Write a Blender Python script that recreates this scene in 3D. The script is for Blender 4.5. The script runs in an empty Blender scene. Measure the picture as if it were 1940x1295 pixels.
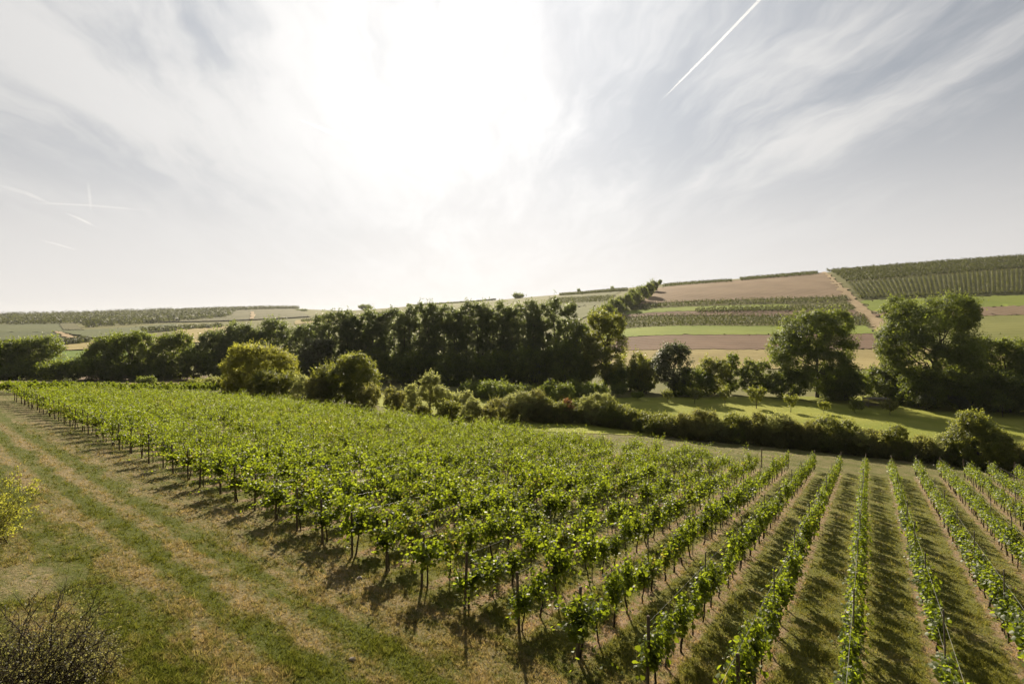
import bpy, math, random
import numpy as np

R = math.radians
sc = bpy.context.scene
COL = sc.collection

# ------------------------------------------------------------------ camera
FPX, CX, HY, ZC = 970.0, 970.0, 610.0, 10.0      # photo pixels: focal length, centre column, horizon row; camera height
cam_d = bpy.data.cameras.new('camera')
cam_d.lens = 18.0; cam_d.sensor_width = 36.0
cam_d.shift_y = -37.5 / 1940.0
cam_d.clip_start = 0.1; cam_d.clip_end = 30000
cam = bpy.data.objects.new('camera', cam_d); COL.objects.link(cam)
cam.location = (0, 0, ZC); cam.rotation_euler = (R(90), 0, 0)
sc.camera = cam

# ------------------------------------------------------------------ light
SUN_AZ, SUN_EL = R(-4.5), R(28.0)
SUN_DIR = (math.cos(SUN_EL) * math.sin(SUN_AZ), math.cos(SUN_EL) * math.cos(SUN_AZ), math.sin(SUN_EL))
sun_d = bpy.data.lights.new('sun', 'SUN')
sun_d.energy = 5.0; sun_d.angle = R(0.55); sun_d.color = (1.0, 0.88, 0.68)
sun = bpy.data.objects.new('sun', sun_d); COL.objects.link(sun)
sun.rotation_euler = (R(90) - SUN_EL, 0, math.pi - SUN_AZ)
sun.location = (0, 0, 60)

sc.view_settings.view_transform = 'Standard'
sc.view_settings.look = 'None'
sc.view_settings.exposure = 0.95
sc.view_settings.gamma = 1.0
sc.cycles.max_bounces = 7
sc.cycles.diffuse_bounces = 3
sc.cycles.glossy_bounces = 2
sc.cycles.transmission_bounces = 4
sc.cycles.volume_bounces = 0
sc.cycles.transparent_max_bounces = 8
sc.cycles.sample_clamp_indirect = 4.0
sc.cycles.use_denoising = True
sc.cycles.use_adaptive_sampling = True
sc.cycles.adaptive_threshold = 0.015


class NT:
    """small helper for node trees"""
    def __init__(s, tree):
        s.t = tree; s.n = tree.nodes; s.l = tree.links
    def new(s, typ, **kw):
        nd = s.n.new(typ)
        for k, v in kw.items(): setattr(nd, k, v)
        return nd
    def put(s, sock, v):
        if hasattr(v, 'links') or hasattr(v, 'is_output'): s.l.new(v, sock)
        elif v is not None: sock.default_value = v
    def math(s, op, a, b=None, c=None, clamp=False):
        nd = s.new('ShaderNodeMath', operation=op); nd.use_clamp = clamp
        s.put(nd.inputs[0], a)
        if b is not None: s.put(nd.inputs[1], b)
        if c is not None: s.put(nd.inputs[2], c)
        return nd.outputs[0]
    def vmath(s, op, a, b=None, scale=None):
        nd = s.new('ShaderNodeVectorMath', operation=op)
        s.put(nd.inputs[0], a)
        if b is not None: s.put(nd.inputs[1], b)
        if scale is not None: s.put(nd.inputs['Scale'], scale)
        return nd.outputs['Value'] if op in ('DOT_PRODUCT', 'LENGTH', 'DISTANCE') else nd.outputs['Vector']
    def comb(s, x, y, z):
        nd = s.new('ShaderNodeCombineXYZ')
        s.put(nd.inputs[0], x); s.put(nd.inputs[1], y); s.put(nd.inputs[2], z)
        return nd.outputs[0]
    def sep(s, v):
        nd = s.new('ShaderNodeSeparateXYZ'); s.put(nd.inputs[0], v); return nd.outputs
    def noise(s, vec, scale, detail=4.0, rough=0.55, dist=0.0):
        nd = s.new('ShaderNodeTexNoise'); s.put(nd.inputs['Vector'], vec)
        nd.inputs['Scale'].default_value = scale; nd.inputs['Detail'].default_value = detail
        nd.inputs['Roughness'].default_value = rough; nd.inputs['Distortion'].default_value = dist
        return nd.outputs[0]
    def rng(s, v, a, b, c=0.0, d=1.0, smooth=True):
        nd = s.new('ShaderNodeMapRange'); nd.interpolation_type = 'SMOOTHSTEP' if smooth else 'LINEAR'
        s.put(nd.inputs[0], v); s.put(nd.inputs[1], a); s.put(nd.inputs[2], b); s.put(nd.inputs[3], c); s.put(nd.inputs[4], d)
        return nd.outputs[0]
    def mix(s, f, a, b, blend='MIX'):
        nd = s.new('ShaderNodeMix', data_type='RGBA', blend_type=blend)
        s.put(nd.inputs[0], f)
        for sock, v in ((nd.inputs[6], a), (nd.inputs[7], b)):
            if isinstance(v, tuple) and len(v) == 3: v = (*v, 1.0)
            s.put(sock, v)
        return nd.outputs[2]


world = bpy.data.worlds.new('World'); sc.world = world
world.use_nodes = True
W = NT(world.node_tree); W.n.clear()
wo = W.new('ShaderNodeOutputWorld'); bg = W.new('ShaderNodeBackground')
W.l.new(bg.outputs[0], wo.inputs[0])
sky = W.new('ShaderNodeTexSky'); sky.sky_type = 'NISHITA'; sky.sun_disc = False
sky.sun_elevation = SUN_EL; sky.sun_rotation = SUN_AZ
sky.air_density = 1.0; sky.dust_density = 1.0; sky.ozone_density = 1.0
tc = W.new('ShaderNodeTexCoord').outputs['Generated']
dx, dy, dz = W.sep(tc)
inv = W.math('DIVIDE', 1.0, W.math('ADD', W.math('MAXIMUM', dz, 0.0), 0.16))
px_ = W.math('MULTIPLY', dx, inv); py_ = W.math('MULTIPLY', dy, inv)
# cirrus drawn out along the direction of view, seen on a flat cloud deck
warp = W.noise(W.comb(px_, py_, 0.0), 1.3, 4.0)
wrp = W.math('SUBTRACT', warp, 0.5)
wx = W.math('ADD', px_, W.math('MULTIPLY', wrp, 0.35))
wy = W.math('ADD', py_, W.math('MULTIPLY', wrp, 0.7))
u1 = W.math('ADD', W.math('MULTIPLY', wx, 2.3), W.math('MULTIPLY', wy, 0.30))
v1 = W.math('MULTIPLY', wy, 0.85)
cl_a = W.noise(W.comb(u1, v1, 5.2), 1.0, 8.0, 0.56, 0.0)
cl_b = W.noise(W.comb(W.math('MULTIPLY', u1, 3.7), W.math('MULTIPLY', v1, 2.1), 9.1), 1.0, 6.0, 0.60, 0.1)
cl_c = W.noise(W.comb(W.math('MULTIPLY', px_, 0.8), W.math('MULTIPLY', py_, 0.7), 1.3), 1.0, 2.0)
cover = W.math('ADD', W.math('ADD', W.math('MULTIPLY', cl_a, 0.62), W.math('MULTIPLY', cl_b, 0.24)), W.math('MULTIPLY', cl_c, 0.25))
thick = W.math('MULTIPLY', W.rng(dx, 0.05, -0.35), 0.085)
thin = W.math('MULTIPLY', W.rng(dx, 0.05, 0.6), -0.045)
thin2 = W.math('MULTIPLY', W.math('MULTIPLY', W.rng(dx, -0.42, -0.66), W.math('MULTIPLY', W.rng(dz, 0.30, 0.20), W.rng(dz, 0.05, 0.14))), -0.12)
cover = W.math('ADD', cover, W.math('ADD', thick, W.math('ADD', thin, thin2)))
cmask = W.rng(cover, 0.45, 0.68)
sd = W.vmath('DOT_PRODUCT', tc, SUN_DIR)
sdp = W.math('MAXIMUM', sd, 0.0)
g_wide = W.math('POWER', sdp, 2.6)
g_mid = W.math('POWER', sdp, 6.0)
g_core = W.math('POWER', sdp, 15.0)
lowh = W.rng(dz, 0.33, 0.0)           # brighter milky air towards the horizon
front = W.rng(sd, -0.1, 0.7)
cl_l = W.math('ADD', W.math('ADD', 0.4, W.math('MULTIPLY', front, 3.0)), W.math('MULTIPLY', g_wide, 0.7))
cloud_col = W.vmath('SCALE', (1.0, 0.985, 0.97), scale=cl_l)
gap_col = W.vmath('ADD', W.vmath('SCALE', sky.outputs[0], scale=0.07),
                  W.vmath('SCALE', (0.93, 0.98, 1.05), scale=W.math('ADD', W.math('ADD', 0.25, W.math('MULTIPLY', front, 0.85)), W.math('MULTIPLY', g_wide, 1.3))))
hz = W.vmath('SCALE', (1.0, 0.96, 0.93), scale=W.math('ADD', W.math('ADD', 0.7, W.math('MULTIPLY', front, 3.5)), W.math('MULTIPLY', g_mid, 0.7)))
base_sky = W.mix(W.math('MULTIPLY', W.rng(dz, 0.40, 0.02), 0.92), gap_col, hz)
cmask2 = W.math('MULTIPLY', cmask, W.rng(dz, 0.03, 0.28, 0.2, 0.95))
skyc = W.mix(cmask2, base_sky, cloud_col)
veil = W.rng(W.math('ADD', W.math('MULTIPLY', cl_a, 0.6), W.math('MULTIPLY', cl_b, 0.4)), 0.36, 0.64, 0.62, 1.15)
glow = W.math('MULTIPLY', veil, W.math('ADD', W.math('MULTIPLY', g_mid, 0.5), W.math('MULTIPLY', g_core, 1.45)))
skyc = W.vmath('ADD', skyc, W.vmath('SCALE', (1.0, 0.985, 0.96), scale=glow))
W.l.new(skyc, bg.inputs[0]); bg.inputs[1].default_value = 0.1

# ------------------------------------------------------------------ terrain
PHI = R(35.0)
RV = np.array([math.sin(PHI), math.cos(PHI)])        # along the vine rows, away from the camera
RU = np.array([-math.cos(PHI), math.sin(PHI)])       # across the rows, to the left
W0, V0 = 8.4, 12.3                                   # row 0: offset across, start of the rows

def wv(x, y): return x * RU[0] + y * RU[1], x * RV[0] + y * RV[1]
def xy(w, v): return w * RU[0] + v * RV[0], w * RU[1] + v * RV[1]

COLS = {
 -600: (95, [(75,744),(95,728),(120,722),(150,716),(200,693),(300,663),(450,640),(700,622),(1000,607),(1300,597),(1700,588),(2300,600)]),
 0:   (90, [(75,744),(95,728),(120,722),(150,716),(200,693),(300,665),(450,643),(700,626),(1000,613),(1300,604),(1700,597),(2300,606)]),
 220: (88, [(75,746),(90,733),(120,725),(150,717),(200,694),(300,665),(450,640),(700,623),(1000,610),(1350,600),(1800,592),(2400,602)]),
 430: (85, [(75,755),(85,747),(100,735),(120,727),(145,718),(200,695),(300,665),(450,638),(700,621),(1000,606),(1400,594),(1900,584),(2500,595)]),
 560: (78, [(72,772),(85,762),(105,742),(140,722),(200,690),(300,660),(450,632),(650,615),(900,603),(1300,594),(1900,583),(2500,597)]),
 640: (76, [(72,776),(85,766),(105,745),(140,724),(200,691),(300,658),(450,628),(650,611),(900,598),(1150,591),(1900,589),(2500,602)]),
 800: (66, [(62,803),(80,778),(100,757),(140,728),(200,692),(300,655),(450,620),(600,599),(800,584),(1000,577),(1300,579),(2000,592)]),
 1000:(60, [(57,833),(70,818),(90,785),(140,729),(200,690),(300,645),(400,610),(550,582),(700,567),(820,562),(1100,567),(2000,590)]),
 1250:(56, [(54,860),(65,838),(78,812),(100,773),(140,728),(190,690),(240,652),(320,612),(400,577),(470,553),(560,541),(650,537),(900,545),(2000,580)]),
 1560:(56, [(55,872),(66,850),(80,812),(100,778),(125,745),(190,690),(240,650),(300,615),(380,572),(480,532),(560,515),(700,520),(2000,570)]),
 1940:(60, [(58,893),(70,860),(85,820),(110,775),(140,735),(190,682),(240,640),(300,597),(350,565),(450,512),(560,484),(700,486),(2000,560)]),
 2600:(64, [(58,893),(70,860),(85,820),(110,775),(140,735),(190,680),(240,632),(300,582),(350,545),(450,490),(560,458),(700,460),(2000,540)]),
}
GPX = np.arange(-600, 2601, 20.0)
GLD = np.linspace(math.log(40), math.log(3600), 260)
_ks = sorted(COLS)
_tab = []
for k in _ks:
    prof = COLS[k][1]
    ld = np.log([p[0] for p in prof]); z = [ZC - (p[1] - HY) * p[0] / FPX for p in prof]
    _tab.append(np.interp(GLD, ld, z))
_tab = np.array(_tab)
GZ = np.stack([np.interp(GPX, _ks, _tab[:, j]) for j in range(len(GLD))], 1)
GE = np.interp(GPX, _ks, [COLS[k][0] for k in _ks])
def _blur(a, n, axis):
    ker = np.hanning(n + 2)[1:-1]; ker /= ker.sum(); h = n // 2
    pad = [(0, 0)] * a.ndim; pad[axis] = (h, h)
    b = np.pad(a, pad, mode='edge')
    return np.apply_along_axis(lambda r: np.convolve(r, ker, 'valid'), axis, b)
GZ = _blur(_blur(GZ, 9, 0), 9, 1)

def height(x, y):
    x = np.asarray(x, float); y = np.asarray(y, float)
    rho = np.hypot(x, y); th = np.arctan2(x, y)
    lim_lo, lim_hi = math.atan((-600 - CX) / FPX), math.atan((2600 - CX) / FPX)
    tcl = np.clip(th, lim_lo, lim_hi)
    d = rho * np.cos(tcl); px = CX + FPX * np.tan(tcl)
    gi = np.clip((px + 600) / 20.0, 0, len(GPX) - 1.001); i = gi.astype(int); fi = gi - i
    ld = np.log(np.maximum(d, 1.0)); gj = np.clip((ld - GLD[0]) / (GLD[1] - GLD[0]), 0, len(GLD) - 1.001)
    j = gj.astype(int); fj = gj - j
    zc = (GZ[i, j] * (1 - fi) + GZ[i + 1, j] * fi) * (1 - fj) + (GZ[i, j + 1] * (1 - fi) + GZ[i + 1, j + 1] * fi) * fj
    de = np.interp(px, GPX, GE)
    w, v = wv(x, y)
    zp = ZC - (9.0 + 0.115 * (np.maximum(v, -8.0) - 12.3))
    t = np.clip((d / de - 0.86) / 0.3, 0, 1); t = t * t * (3 - 2 * t)
    return zp * (1 - t) + zc * t

def h1(x, y): return float(height(np.array([x]), np.array([y]))[0])
def at(px, d):
    x = (px - CX) / FPX * d
    return x, d, h1(x, d)
_LD = np.exp(np.linspace(math.log(6), math.log(3400), 900))
def cast(px, py, dmin=6.0):
    """first ground point beyond depth dmin that the photo pixel sees"""
    x = (px - CX) / FPX * _LD
    yy = HY + FPX * (ZC - height(x, _LD)) / _LD
    s = np.where(_LD >= dmin)[0]
    for i in s[1:]:
        if yy[i] <= py:
            a, b = yy[i - 1], yy[i]
            f = (a - py) / (a - b) if a > b else 0.0
            d = _LD[i - 1] + (_LD[i] - _LD[i - 1]) * min(max(f, 0), 1)
            return (px - CX) / FPX * d, d
    d = _LD[s[np.argmin(yy[s][_LD[s] < 2300])]]
    return (px - CX) / FPX * d, d

# ------------------------------------------------------------------ mesh helpers
def mesh_np(name, verts, faces_list, mat=None, tint=None, smooth=False):
    """faces_list: list of (n, k) int arrays"""
    me = bpy.data.meshes.new(name)
    verts = np.asarray(verts, np.float32)
    loops = np.concatenate([f.ravel() for f in faces_list]).astype(np.int32)
    tot = np.concatenate([np.full(len(f), f.shape[1]) for f in faces_list]).astype(np.int32)
    start = np.concatenate([[0], np.cumsum(tot)[:-1]]).astype(np.int32)
    me.vertices.add(len(verts)); me.vertices.foreach_set('co', verts.ravel())
    me.loops.add(len(loops)); me.loops.foreach_set('vertex_index', loops)
    me.polygons.add(len(tot)); me.polygons.foreach_set('loop_start', start)
    me.polygons.foreach_set('loop_total', tot)
    if smooth: me.polygons.foreach_set('use_smooth', np.ones(len(tot), bool))
    if tint is not None:
        a = me.attributes.new('tint', 'FLOAT', 'FACE'); a.data.foreach_set('value', np.asarray(tint, np.float32))
    me.update(calc_edges=True)
    if mat: me.materials.append(mat)
    return me

def link(name, me, parent=None):
    o = bpy.data.objects.new(name, me); COL.objects.link(o)
    if parent: o.parent = parent
    return o
def tag(o, label=None, cat=None, group=None, kind=None):
    if label: o['label'] = label
    if cat: o['category'] = cat
    if group: o['group'] = group
    if kind: o['kind'] = kind
    return o
def thing(name, loc, label, cat, group=None, rz=0.0):
    o = bpy.data.objects.new(name, None); COL.objects.link(o)
    o.location = loc; o.rotation_euler = (0, 0, rz); o.empty_display_size = 0.5
    return tag(o, label, cat, group)

def tubes(chains, sides=6):
    """chains: list of (points (n,3), radii (n,)) -> verts, quads"""
    V, F = [], []; off = 0
    ang = np.linspace(0, 2 * np.pi, sides, endpoint=False)
    for P, r in chains:
        P = np.asarray(P, float); r = np.asarray(r, float); n = len(P)
        T = np.gradient(P, axis=0); T /= np.linalg.norm(T, axis=1)[:, None] + 1e-9
        ref = np.where(np.abs(T[:, 2:3]) > 0.9, np.array([[1.0, 0, 0]]), np.array([[0, 0, 1.0]]))
        A = np.cross(T, ref); A /= np.linalg.norm(A, axis=1)[:, None] + 1e-9
        B = np.cross(T, A)
        ring = P[:, None, :] + r[:, None, None] * (np.cos(ang)[None, :, None] * A[:, None, :] + np.sin(ang)[None, :, None] * B[:, None, :])
        V.append(ring.reshape(-1, 3))
        i = np.arange(n - 1)[:, None] * sides; j = np.arange(sides)[None, :]; jn = (j + 1) % sides
        q = np.stack([i + j, i + jn, i + sides + jn, i + sides + j], -1).reshape(-1, 4) + off
        F.append(q)
        V.append(P[-1:]); tip = off + n * sides
        j1 = np.arange(sides); last = off + (n - 1) * sides
        F.append(np.stack([last + j1, last + (j1 + 1) % sides, np.full(sides, tip), np.full(sides, tip)], -1)[:, :3])
        off += n * sides + 1
    return np.concatenate(V), F

def leaves(P, N, size, rng, aspect=0.62, fold=False, dirs=None):
    """leaf blades at points P with normals N; one diamond quad each, or two folded quads"""
    n = len(P)
    N = N / (np.linalg.norm(N, axis=1)[:, None] + 1e-9)
    D = rng.normal(size=(n, 3)) if dirs is None else dirs + rng.normal(size=(n, 3)) * 0.35
    A = D - (D * N).sum(1)[:, None] * N; A /= np.linalg.norm(A, axis=1)[:, None] + 1e-9
    B = np.cross(N, A)
    s = np.asarray(size).reshape(-1, 1) * rng.uniform(0.65, 1.25, (n, 1))
    if not fold:
        V = np.stack([P - A * s * 0.5, P + B * s * 0.5 * aspect + A * s * 0.05, P + A * s * 0.5, P - B * s * 0.5 * aspect + A * s * 0.05], 1)
        return V.reshape(-1, 3), np.arange(n * 4).reshape(n, 4)
    up = N * s * 0.13
    a, b = A * s, B * s * aspect
    V = np.stack([P - a * 0.45, P + b * 0.55 - a * 0.38 - up, P + b * 0.62 + a * 0.12 - up, P + a * 0.6 - up * 0.5,
                  P - b * 0.62 + a * 0.12 - up, P - b * 0.55 - a * 0.38 - up], 1)
    k = np.arange(n)[:, None] * 6
    F = np.concatenate([k + np.array([[0, 1, 2, 3]]), k + np.array([[0, 3, 4, 5]])], 1).reshape(-1, 4)
    return V.reshape(-1, 3), F

# ------------------------------------------------------------------ materials
def new_mat(name):
    m = bpy.data.materials.new(name); m.use_nodes = True
    t = NT(m.node_tree); t.n.clear()
    out = t.new('ShaderNodeOutputMaterial')
    return m, t, out

def leaf_mat(name, dark, light, trans, tmix=0.5, rough=0.5, spec=0.35, nscale=0.6, odd=None):
    m, t, out = new_mat(name)
    at_ = t.new('ShaderNodeAttribute'); at_.attribute_name = 'tint'
    pos = t.new('ShaderNodeNewGeometry').outputs['Position']
    f = t.math('ADD', t.math('MULTIPLY', at_.outputs['Fac'], 0.75), t.math('MULTIPLY', t.rng(t.noise(pos, nscale, 2.0), 0.3, 0.7), 0.25))
    c = t.mix(f, dark, light)
    tr = t.mix(f, tuple(0.5 * x for x in trans), tuple(min(1.0, 1.3 * x) for x in trans))
    if odd:
        g = t.rng(at_.outputs['Fac'], 0.93, 0.96)
        c = t.mix(g, c, odd); tr = t.mix(g, tr, tuple(min(1, 2.2 * x) for x in odd))
    p = t.new('ShaderNodeBsdfPrincipled'); p.inputs['Roughness'].default_value = rough
    p.inputs['Specular IOR Level'].default_value = spec
    t.l.new(c, p.inputs['Base Color'])
    tl = t.new('ShaderNodeBsdfTranslucent'); t.l.new(tr, tl.inputs[0])
    mx = t.new('ShaderNodeMixShader'); mx.inputs[0].default_value = tmix
    t.l.new(p.outputs[0], mx.inputs[1]); t.l.new(tl.outputs[0], mx.inputs[2]); t.l.new(mx.outputs[0], out.inputs[0])
    return m

def plain_mat(name, a, b, scale=4.0, rough=0.85, stretch=(1, 1, 1), bump=0.0, spec=0.25, detail=5.0):
    m, t, out = new_mat(name)
    pos = t.new('ShaderNodeNewGeometry').outputs['Position']
    v = t.vmath('MULTIPLY', pos, stretch)
    n = t.noise(v, scale, detail, 0.6)
    p = t.new('ShaderNodeBsdfPrincipled'); p.inputs['Roughness'].default_value = rough
    p.inputs['Specular IOR Level'].default_value = spec
    t.l.new(t.mix(t.rng(n, 0.3, 0.7), a, b), p.inputs['Base Color'])
    if bump:
        bp = t.new('ShaderNodeBump'); bp.inputs['Strength'].default_value = bump; bp.inputs['Distance'].default_value = 0.1
        t.l.new(n, bp.inputs['Height']); t.l.new(bp.outputs[0], p.inputs['Normal'])
    t.l.new(p.outputs[0], out.inputs[0])
    return m

M_VINE = leaf_mat('vine_leaf', (0.022, 0.042, 0.011), (0.092, 0.120, 0.022), (0.41, 0.50, 0.024), 0.50, 0.48, 0.26, 0.5, odd=(0.22, 0.19, 0.03))
M_TREE = leaf_mat('tree_leaf', (0.034, 0.056, 0.015), (0.115, 0.150, 0.034), (0.36, 0.43, 0.05), 0.42, 0.55, 0.3, 0.15)
M_POPLAR = leaf_mat('poplar_leaf', (0.050, 0.080, 0.036), (0.125, 0.165, 0.062), (0.34, 0.40, 0.10), 0.42, 0.5, 0.35, 0.15)
M_BRIGHT = leaf_mat('fresh_leaf', (0.042, 0.060, 0.014), (0.10, 0.125, 0.026), (0.40, 0.42, 0.055), 0.5, 0.5, 0.35, 0.3)
M_YELLOW = leaf_mat('yellowing_leaf', (0.10, 0.105, 0.020), (0.18, 0.18, 0.035), (0.58, 0.58, 0.07), 0.5, 0.55, 0.3, 0.3)
M_HEDGE = leaf_mat('hedge_leaf', (0.050, 0.058, 0.019), (0.140, 0.142, 0.046), (0.45, 0.44, 0.09), 0.47, 0.6, 0.25, 0.5, odd=(0.16, 0.11, 0.04))
M_PALE = leaf_mat('pale_leaf', (0.11, 0.12, 0.045), (0.20, 0.21, 0.085), (0.58, 0.60, 0.17), 0.5, 0.6, 0.3, 0.5)
M_GREY = leaf_mat('grey_leaf', (0.052, 0.068, 0.030), (0.105, 0.125, 0.055), (0.2, 0.23, 0.09), 0.4, 0.5, 0.35, 0.5)
M_RED = leaf_mat('russet_leaf', (0.10, 0.055, 0.022), (0.17, 0.085, 0.035), (0.4, 0.2, 0.06), 0.45, 0.6, 0.25, 0.5)
M_ORCH = leaf_mat('orchard_leaf', (0.022, 0.031, 0.012), (0.055, 0.064, 0.022), (0.14, 0.155, 0.03), 0.4, 0.6, 0.25, 0.05)
M_TWIGLEAF = leaf_mat('thorn_leaf', (0.045, 0.048, 0.02), (0.15, 0.145, 0.06), (0.34, 0.32, 0.1), 0.45, 0.55, 0.3, 1.0)
M_BARK = plain_mat('bark', (0.05, 0.04, 0.032), (0.12, 0.10, 0.08), 6.0, 0.95, (1, 1, 0.25), 0.4)
M_VBARK = plain_mat('vine_bark', (0.035, 0.026, 0.02), (0.09, 0.068, 0.05), 25.0, 0.95, (1, 1, 0.3), 0.4)
M_POST = plain_mat('post_wood', (0.10, 0.075, 0.055), (0.20, 0.16, 0.12), 18.0, 0.9, (1, 1, 0.12), 0.4)
M_STEEL = plain_mat('weathered_steel', (0.09, 0.075, 0.065), (0.16, 0.14, 0.12), 20.0, 0.6, (1, 1, 0.2), 0.0, 0.5)
M_WIRE = plain_mat('galvanised_wire', (0.30, 0.29, 0.27), (0.42, 0.41, 0.39), 20.0, 0.4, (1, 1, 1), 0.0, 0.5)
M_STONE = plain_mat('field_stone', (0.28, 0.23, 0.19), (0.42, 0.37, 0.31), 9.0, 0.9, (1, 1, 1), 0.5)
M_GUARD = plain_mat('guard_plastic', (0.55, 0.56, 0.52), (0.72, 0.72, 0.68), 9.0, 0.5, (1, 1, 0.3), 0.0, 0.5)
M_PLANK = plain_mat('old_plank', (0.16, 0.14, 0.12), (0.30, 0.27, 0.23), 9.0, 0.85, (0.2, 1, 1), 0.2)

def ground_colour(t, pos):
    """colour of the mown grass, the wheel tracks and the soil strips under the vine rows; world positions"""
    wv_w = t.vmath('DOT_PRODUCT', pos, (RU[0], RU[1], 0)); wv_v = t.vmath('DOT_PRODUCT', pos, (RV[0], RV[1], 0))
    q = t.comb(t.math('MULTIPLY', wv_w, 0.55), wv_v, 0.0)
    n1 = t.noise(q, 0.42, 4.0, 0.6); n2 = t.noise(q, 1.7, 5.0, 0.65); n3 = t.noise(pos, 9.0, 4.0, 0.7); n4 = t.noise(pos, 0.09, 2.0)
    warp = t.math('MULTIPLY', t.math('SUBTRACT', n1, 0.5), 1.1)
    vv = t.math('ADD', t.math('SUBTRACT', wv_v, t.math('MULTIPLY', wv_w, 0.05)), warp)
    def band(c, h):
        return t.rng(t.math('ABSOLUTE', t.math('SUBTRACT', vv, c)), h, h * 0.3)
    dry = t.math('ADD', t.math('MULTIPLY', n1, 0.55), t.math('MULTIPLY', n2, 0.6))
    dry = t.math('ADD', dry, t.math('MULTIPLY', band(7.6, 0.5), 0.12))
    dry = t.math('ADD', dry, t.math('MULTIPLY', band(5.9, 0.45), 0.12))
    dry = t.math('ADD', dry, t.math('MULTIPLY', band(10.2, 1.6), 0.07))
    dry = t.math('SUBTRACT', dry, t.math('MULTIPLY', band(6.75, 0.5), 0.17))
    dry = t.math('SUBTRACT', dry, t.math('MULTIPLY', band(4.5, 0.8), 0.14))
    dry = t.math('SUBTRACT', dry, t.math('MULTIPLY', band(8.5, 0.55), 0.14))
    invine = t.math('MULTIPLY', t.rng(t.math('SUBTRACT', wv_v, t.math('MULTIPLY', wv_w, 0.05)), 11.3, 12.5), t.rng(wv_w, 87.5, 85.0))
    invine = t.math('MULTIPLY', invine, t.rng(t.math('SUBTRACT', wv_v, t.math('MAXIMUM', 49.0, t.math('SUBTRACT', 59.0, t.math('MULTIPLY', wv_w, 0.86)))), 0.8, -0.8))
    dry = t.math('SUBTRACT', dry, t.math('MULTIPLY', invine, 0.13))
    dry = t.math('ADD', dry, t.math('MULTIPLY', t.math('SUBTRACT', n3, 0.5), 0.55))
    dry = t.math('ADD', dry, t.math('MULTIPLY', t.rng(wv_v, 13.0, 11.0), 0.005))
    n5 = t.noise(t.comb(t.math('MULTIPLY', wv_w, 0.5), t.math('MULTIPLY', wv_v, 1.6), 4.0), 2.6, 4.0, 0.7)
    dry = t.math('ADD', dry, t.math('MULTIPLY', t.math('SUBTRACT', n5, 0.5), 0.6))
    f = t.rng(dry, 0.40, 0.86)
    green = t.mix(n2, (0.058, 0.074, 0.014), (0.130, 0.142, 0.028))
    straw = t.mix(n3, (0.165, 0.126, 0.066), (0.325, 0.258, 0.148))
    green = t.mix(t.math('MULTIPLY', invine, 0.6), green, t.mix(n2, (0.12, 0.125, 0.032), (0.25, 0.235, 0.07)))  # lane grass between the rows lightened in colour, standing in for sunlight
    c = t.mix(f, green, straw)
    # soil under the rows, two metres apart
    ph = t.math('FRACT', t.math('ADD', t.math('DIVIDE', t.math('SUBTRACT', wv_w, W0), 2.0), 100.5))
    off = t.math('ABSOLUTE', t.math('ADD', t.math('MULTIPLY', t.math('SUBTRACT', ph, 0.5), 2.0), t.math('MULTIPLY', t.math('SUBTRACT', n2, 0.5), 0.8)))
    soilm = t.math('MULTIPLY', t.rng(off, 0.36, 0.14), invine)
    soilm = t.math('MULTIPLY', soilm, t.rng(t.noise(pos, 2.6, 5.0, 0.7), 0.36, 0.56))
    soil = t.mix(t.noise(pos, 6.0, 5.0, 0.75), (0.14, 0.09, 0.055), (0.42, 0.31, 0.21))
    c = t.mix(soilm, c, soil)
    # bare sandy patch beside the bushes
    bx, by = cast(45, 1100)
    r = t.vmath('LENGTH', t.vmath('MULTIPLY', t.vmath('SUBTRACT', pos, (bx, by, 0)), (0.75, 0.75, 0)))
    bare = t.rng(t.math('ADD', r, t.math('ADD', t.math('MULTIPLY', n1, 2.2), t.math('MULTIPLY', n2, 1.8))), 3.0, 1.3)
    c = t.mix(t.math('MULTIPLY', t.math('MULTIPLY', bare, 0.9), t.rng(t.noise(pos, 4.0, 5.0, 0.7), 0.38, 0.58)), c, t.mix(n3, (0.30, 0.22, 0.15), (0.46, 0.36, 0.26)))
    return c, n3, n2, soilm, bare

def make_ground_mat():
    m, t, out = new_mat('ground')
    pos = t.new('ShaderNodeNewGeometry').outputs['Position']
    c, n3, n2, soilm, bare = ground_colour(t, pos)
    p = t.new('ShaderNodeBsdfPrincipled'); p.inputs['Roughness'].default_value = 0.95
    p.inputs['Specular IOR Level'].default_value = 0.1
    t.l.new(c, p.inputs['Base Color'])
    bp = t.new('ShaderNodeBump'); bp.inputs['Strength'].default_value = 0.9; bp.inputs['Distance'].default_value = 0.12
    fine = t.noise(pos, 28.0, 4.0, 0.7)
    t.l.new(t.math('ADD', t.math('ADD', n3, t.math('MULTIPLY', n2, 0.8)), t.math('MULTIPLY', fine, 0.5)), bp.inputs['Height'])
    t.l.new(bp.outputs[0], p.inputs['Normal']); t.l.new(p.outputs[0], out.inputs[0])
    return m
M_GROUND = make_ground_mat()

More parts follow.
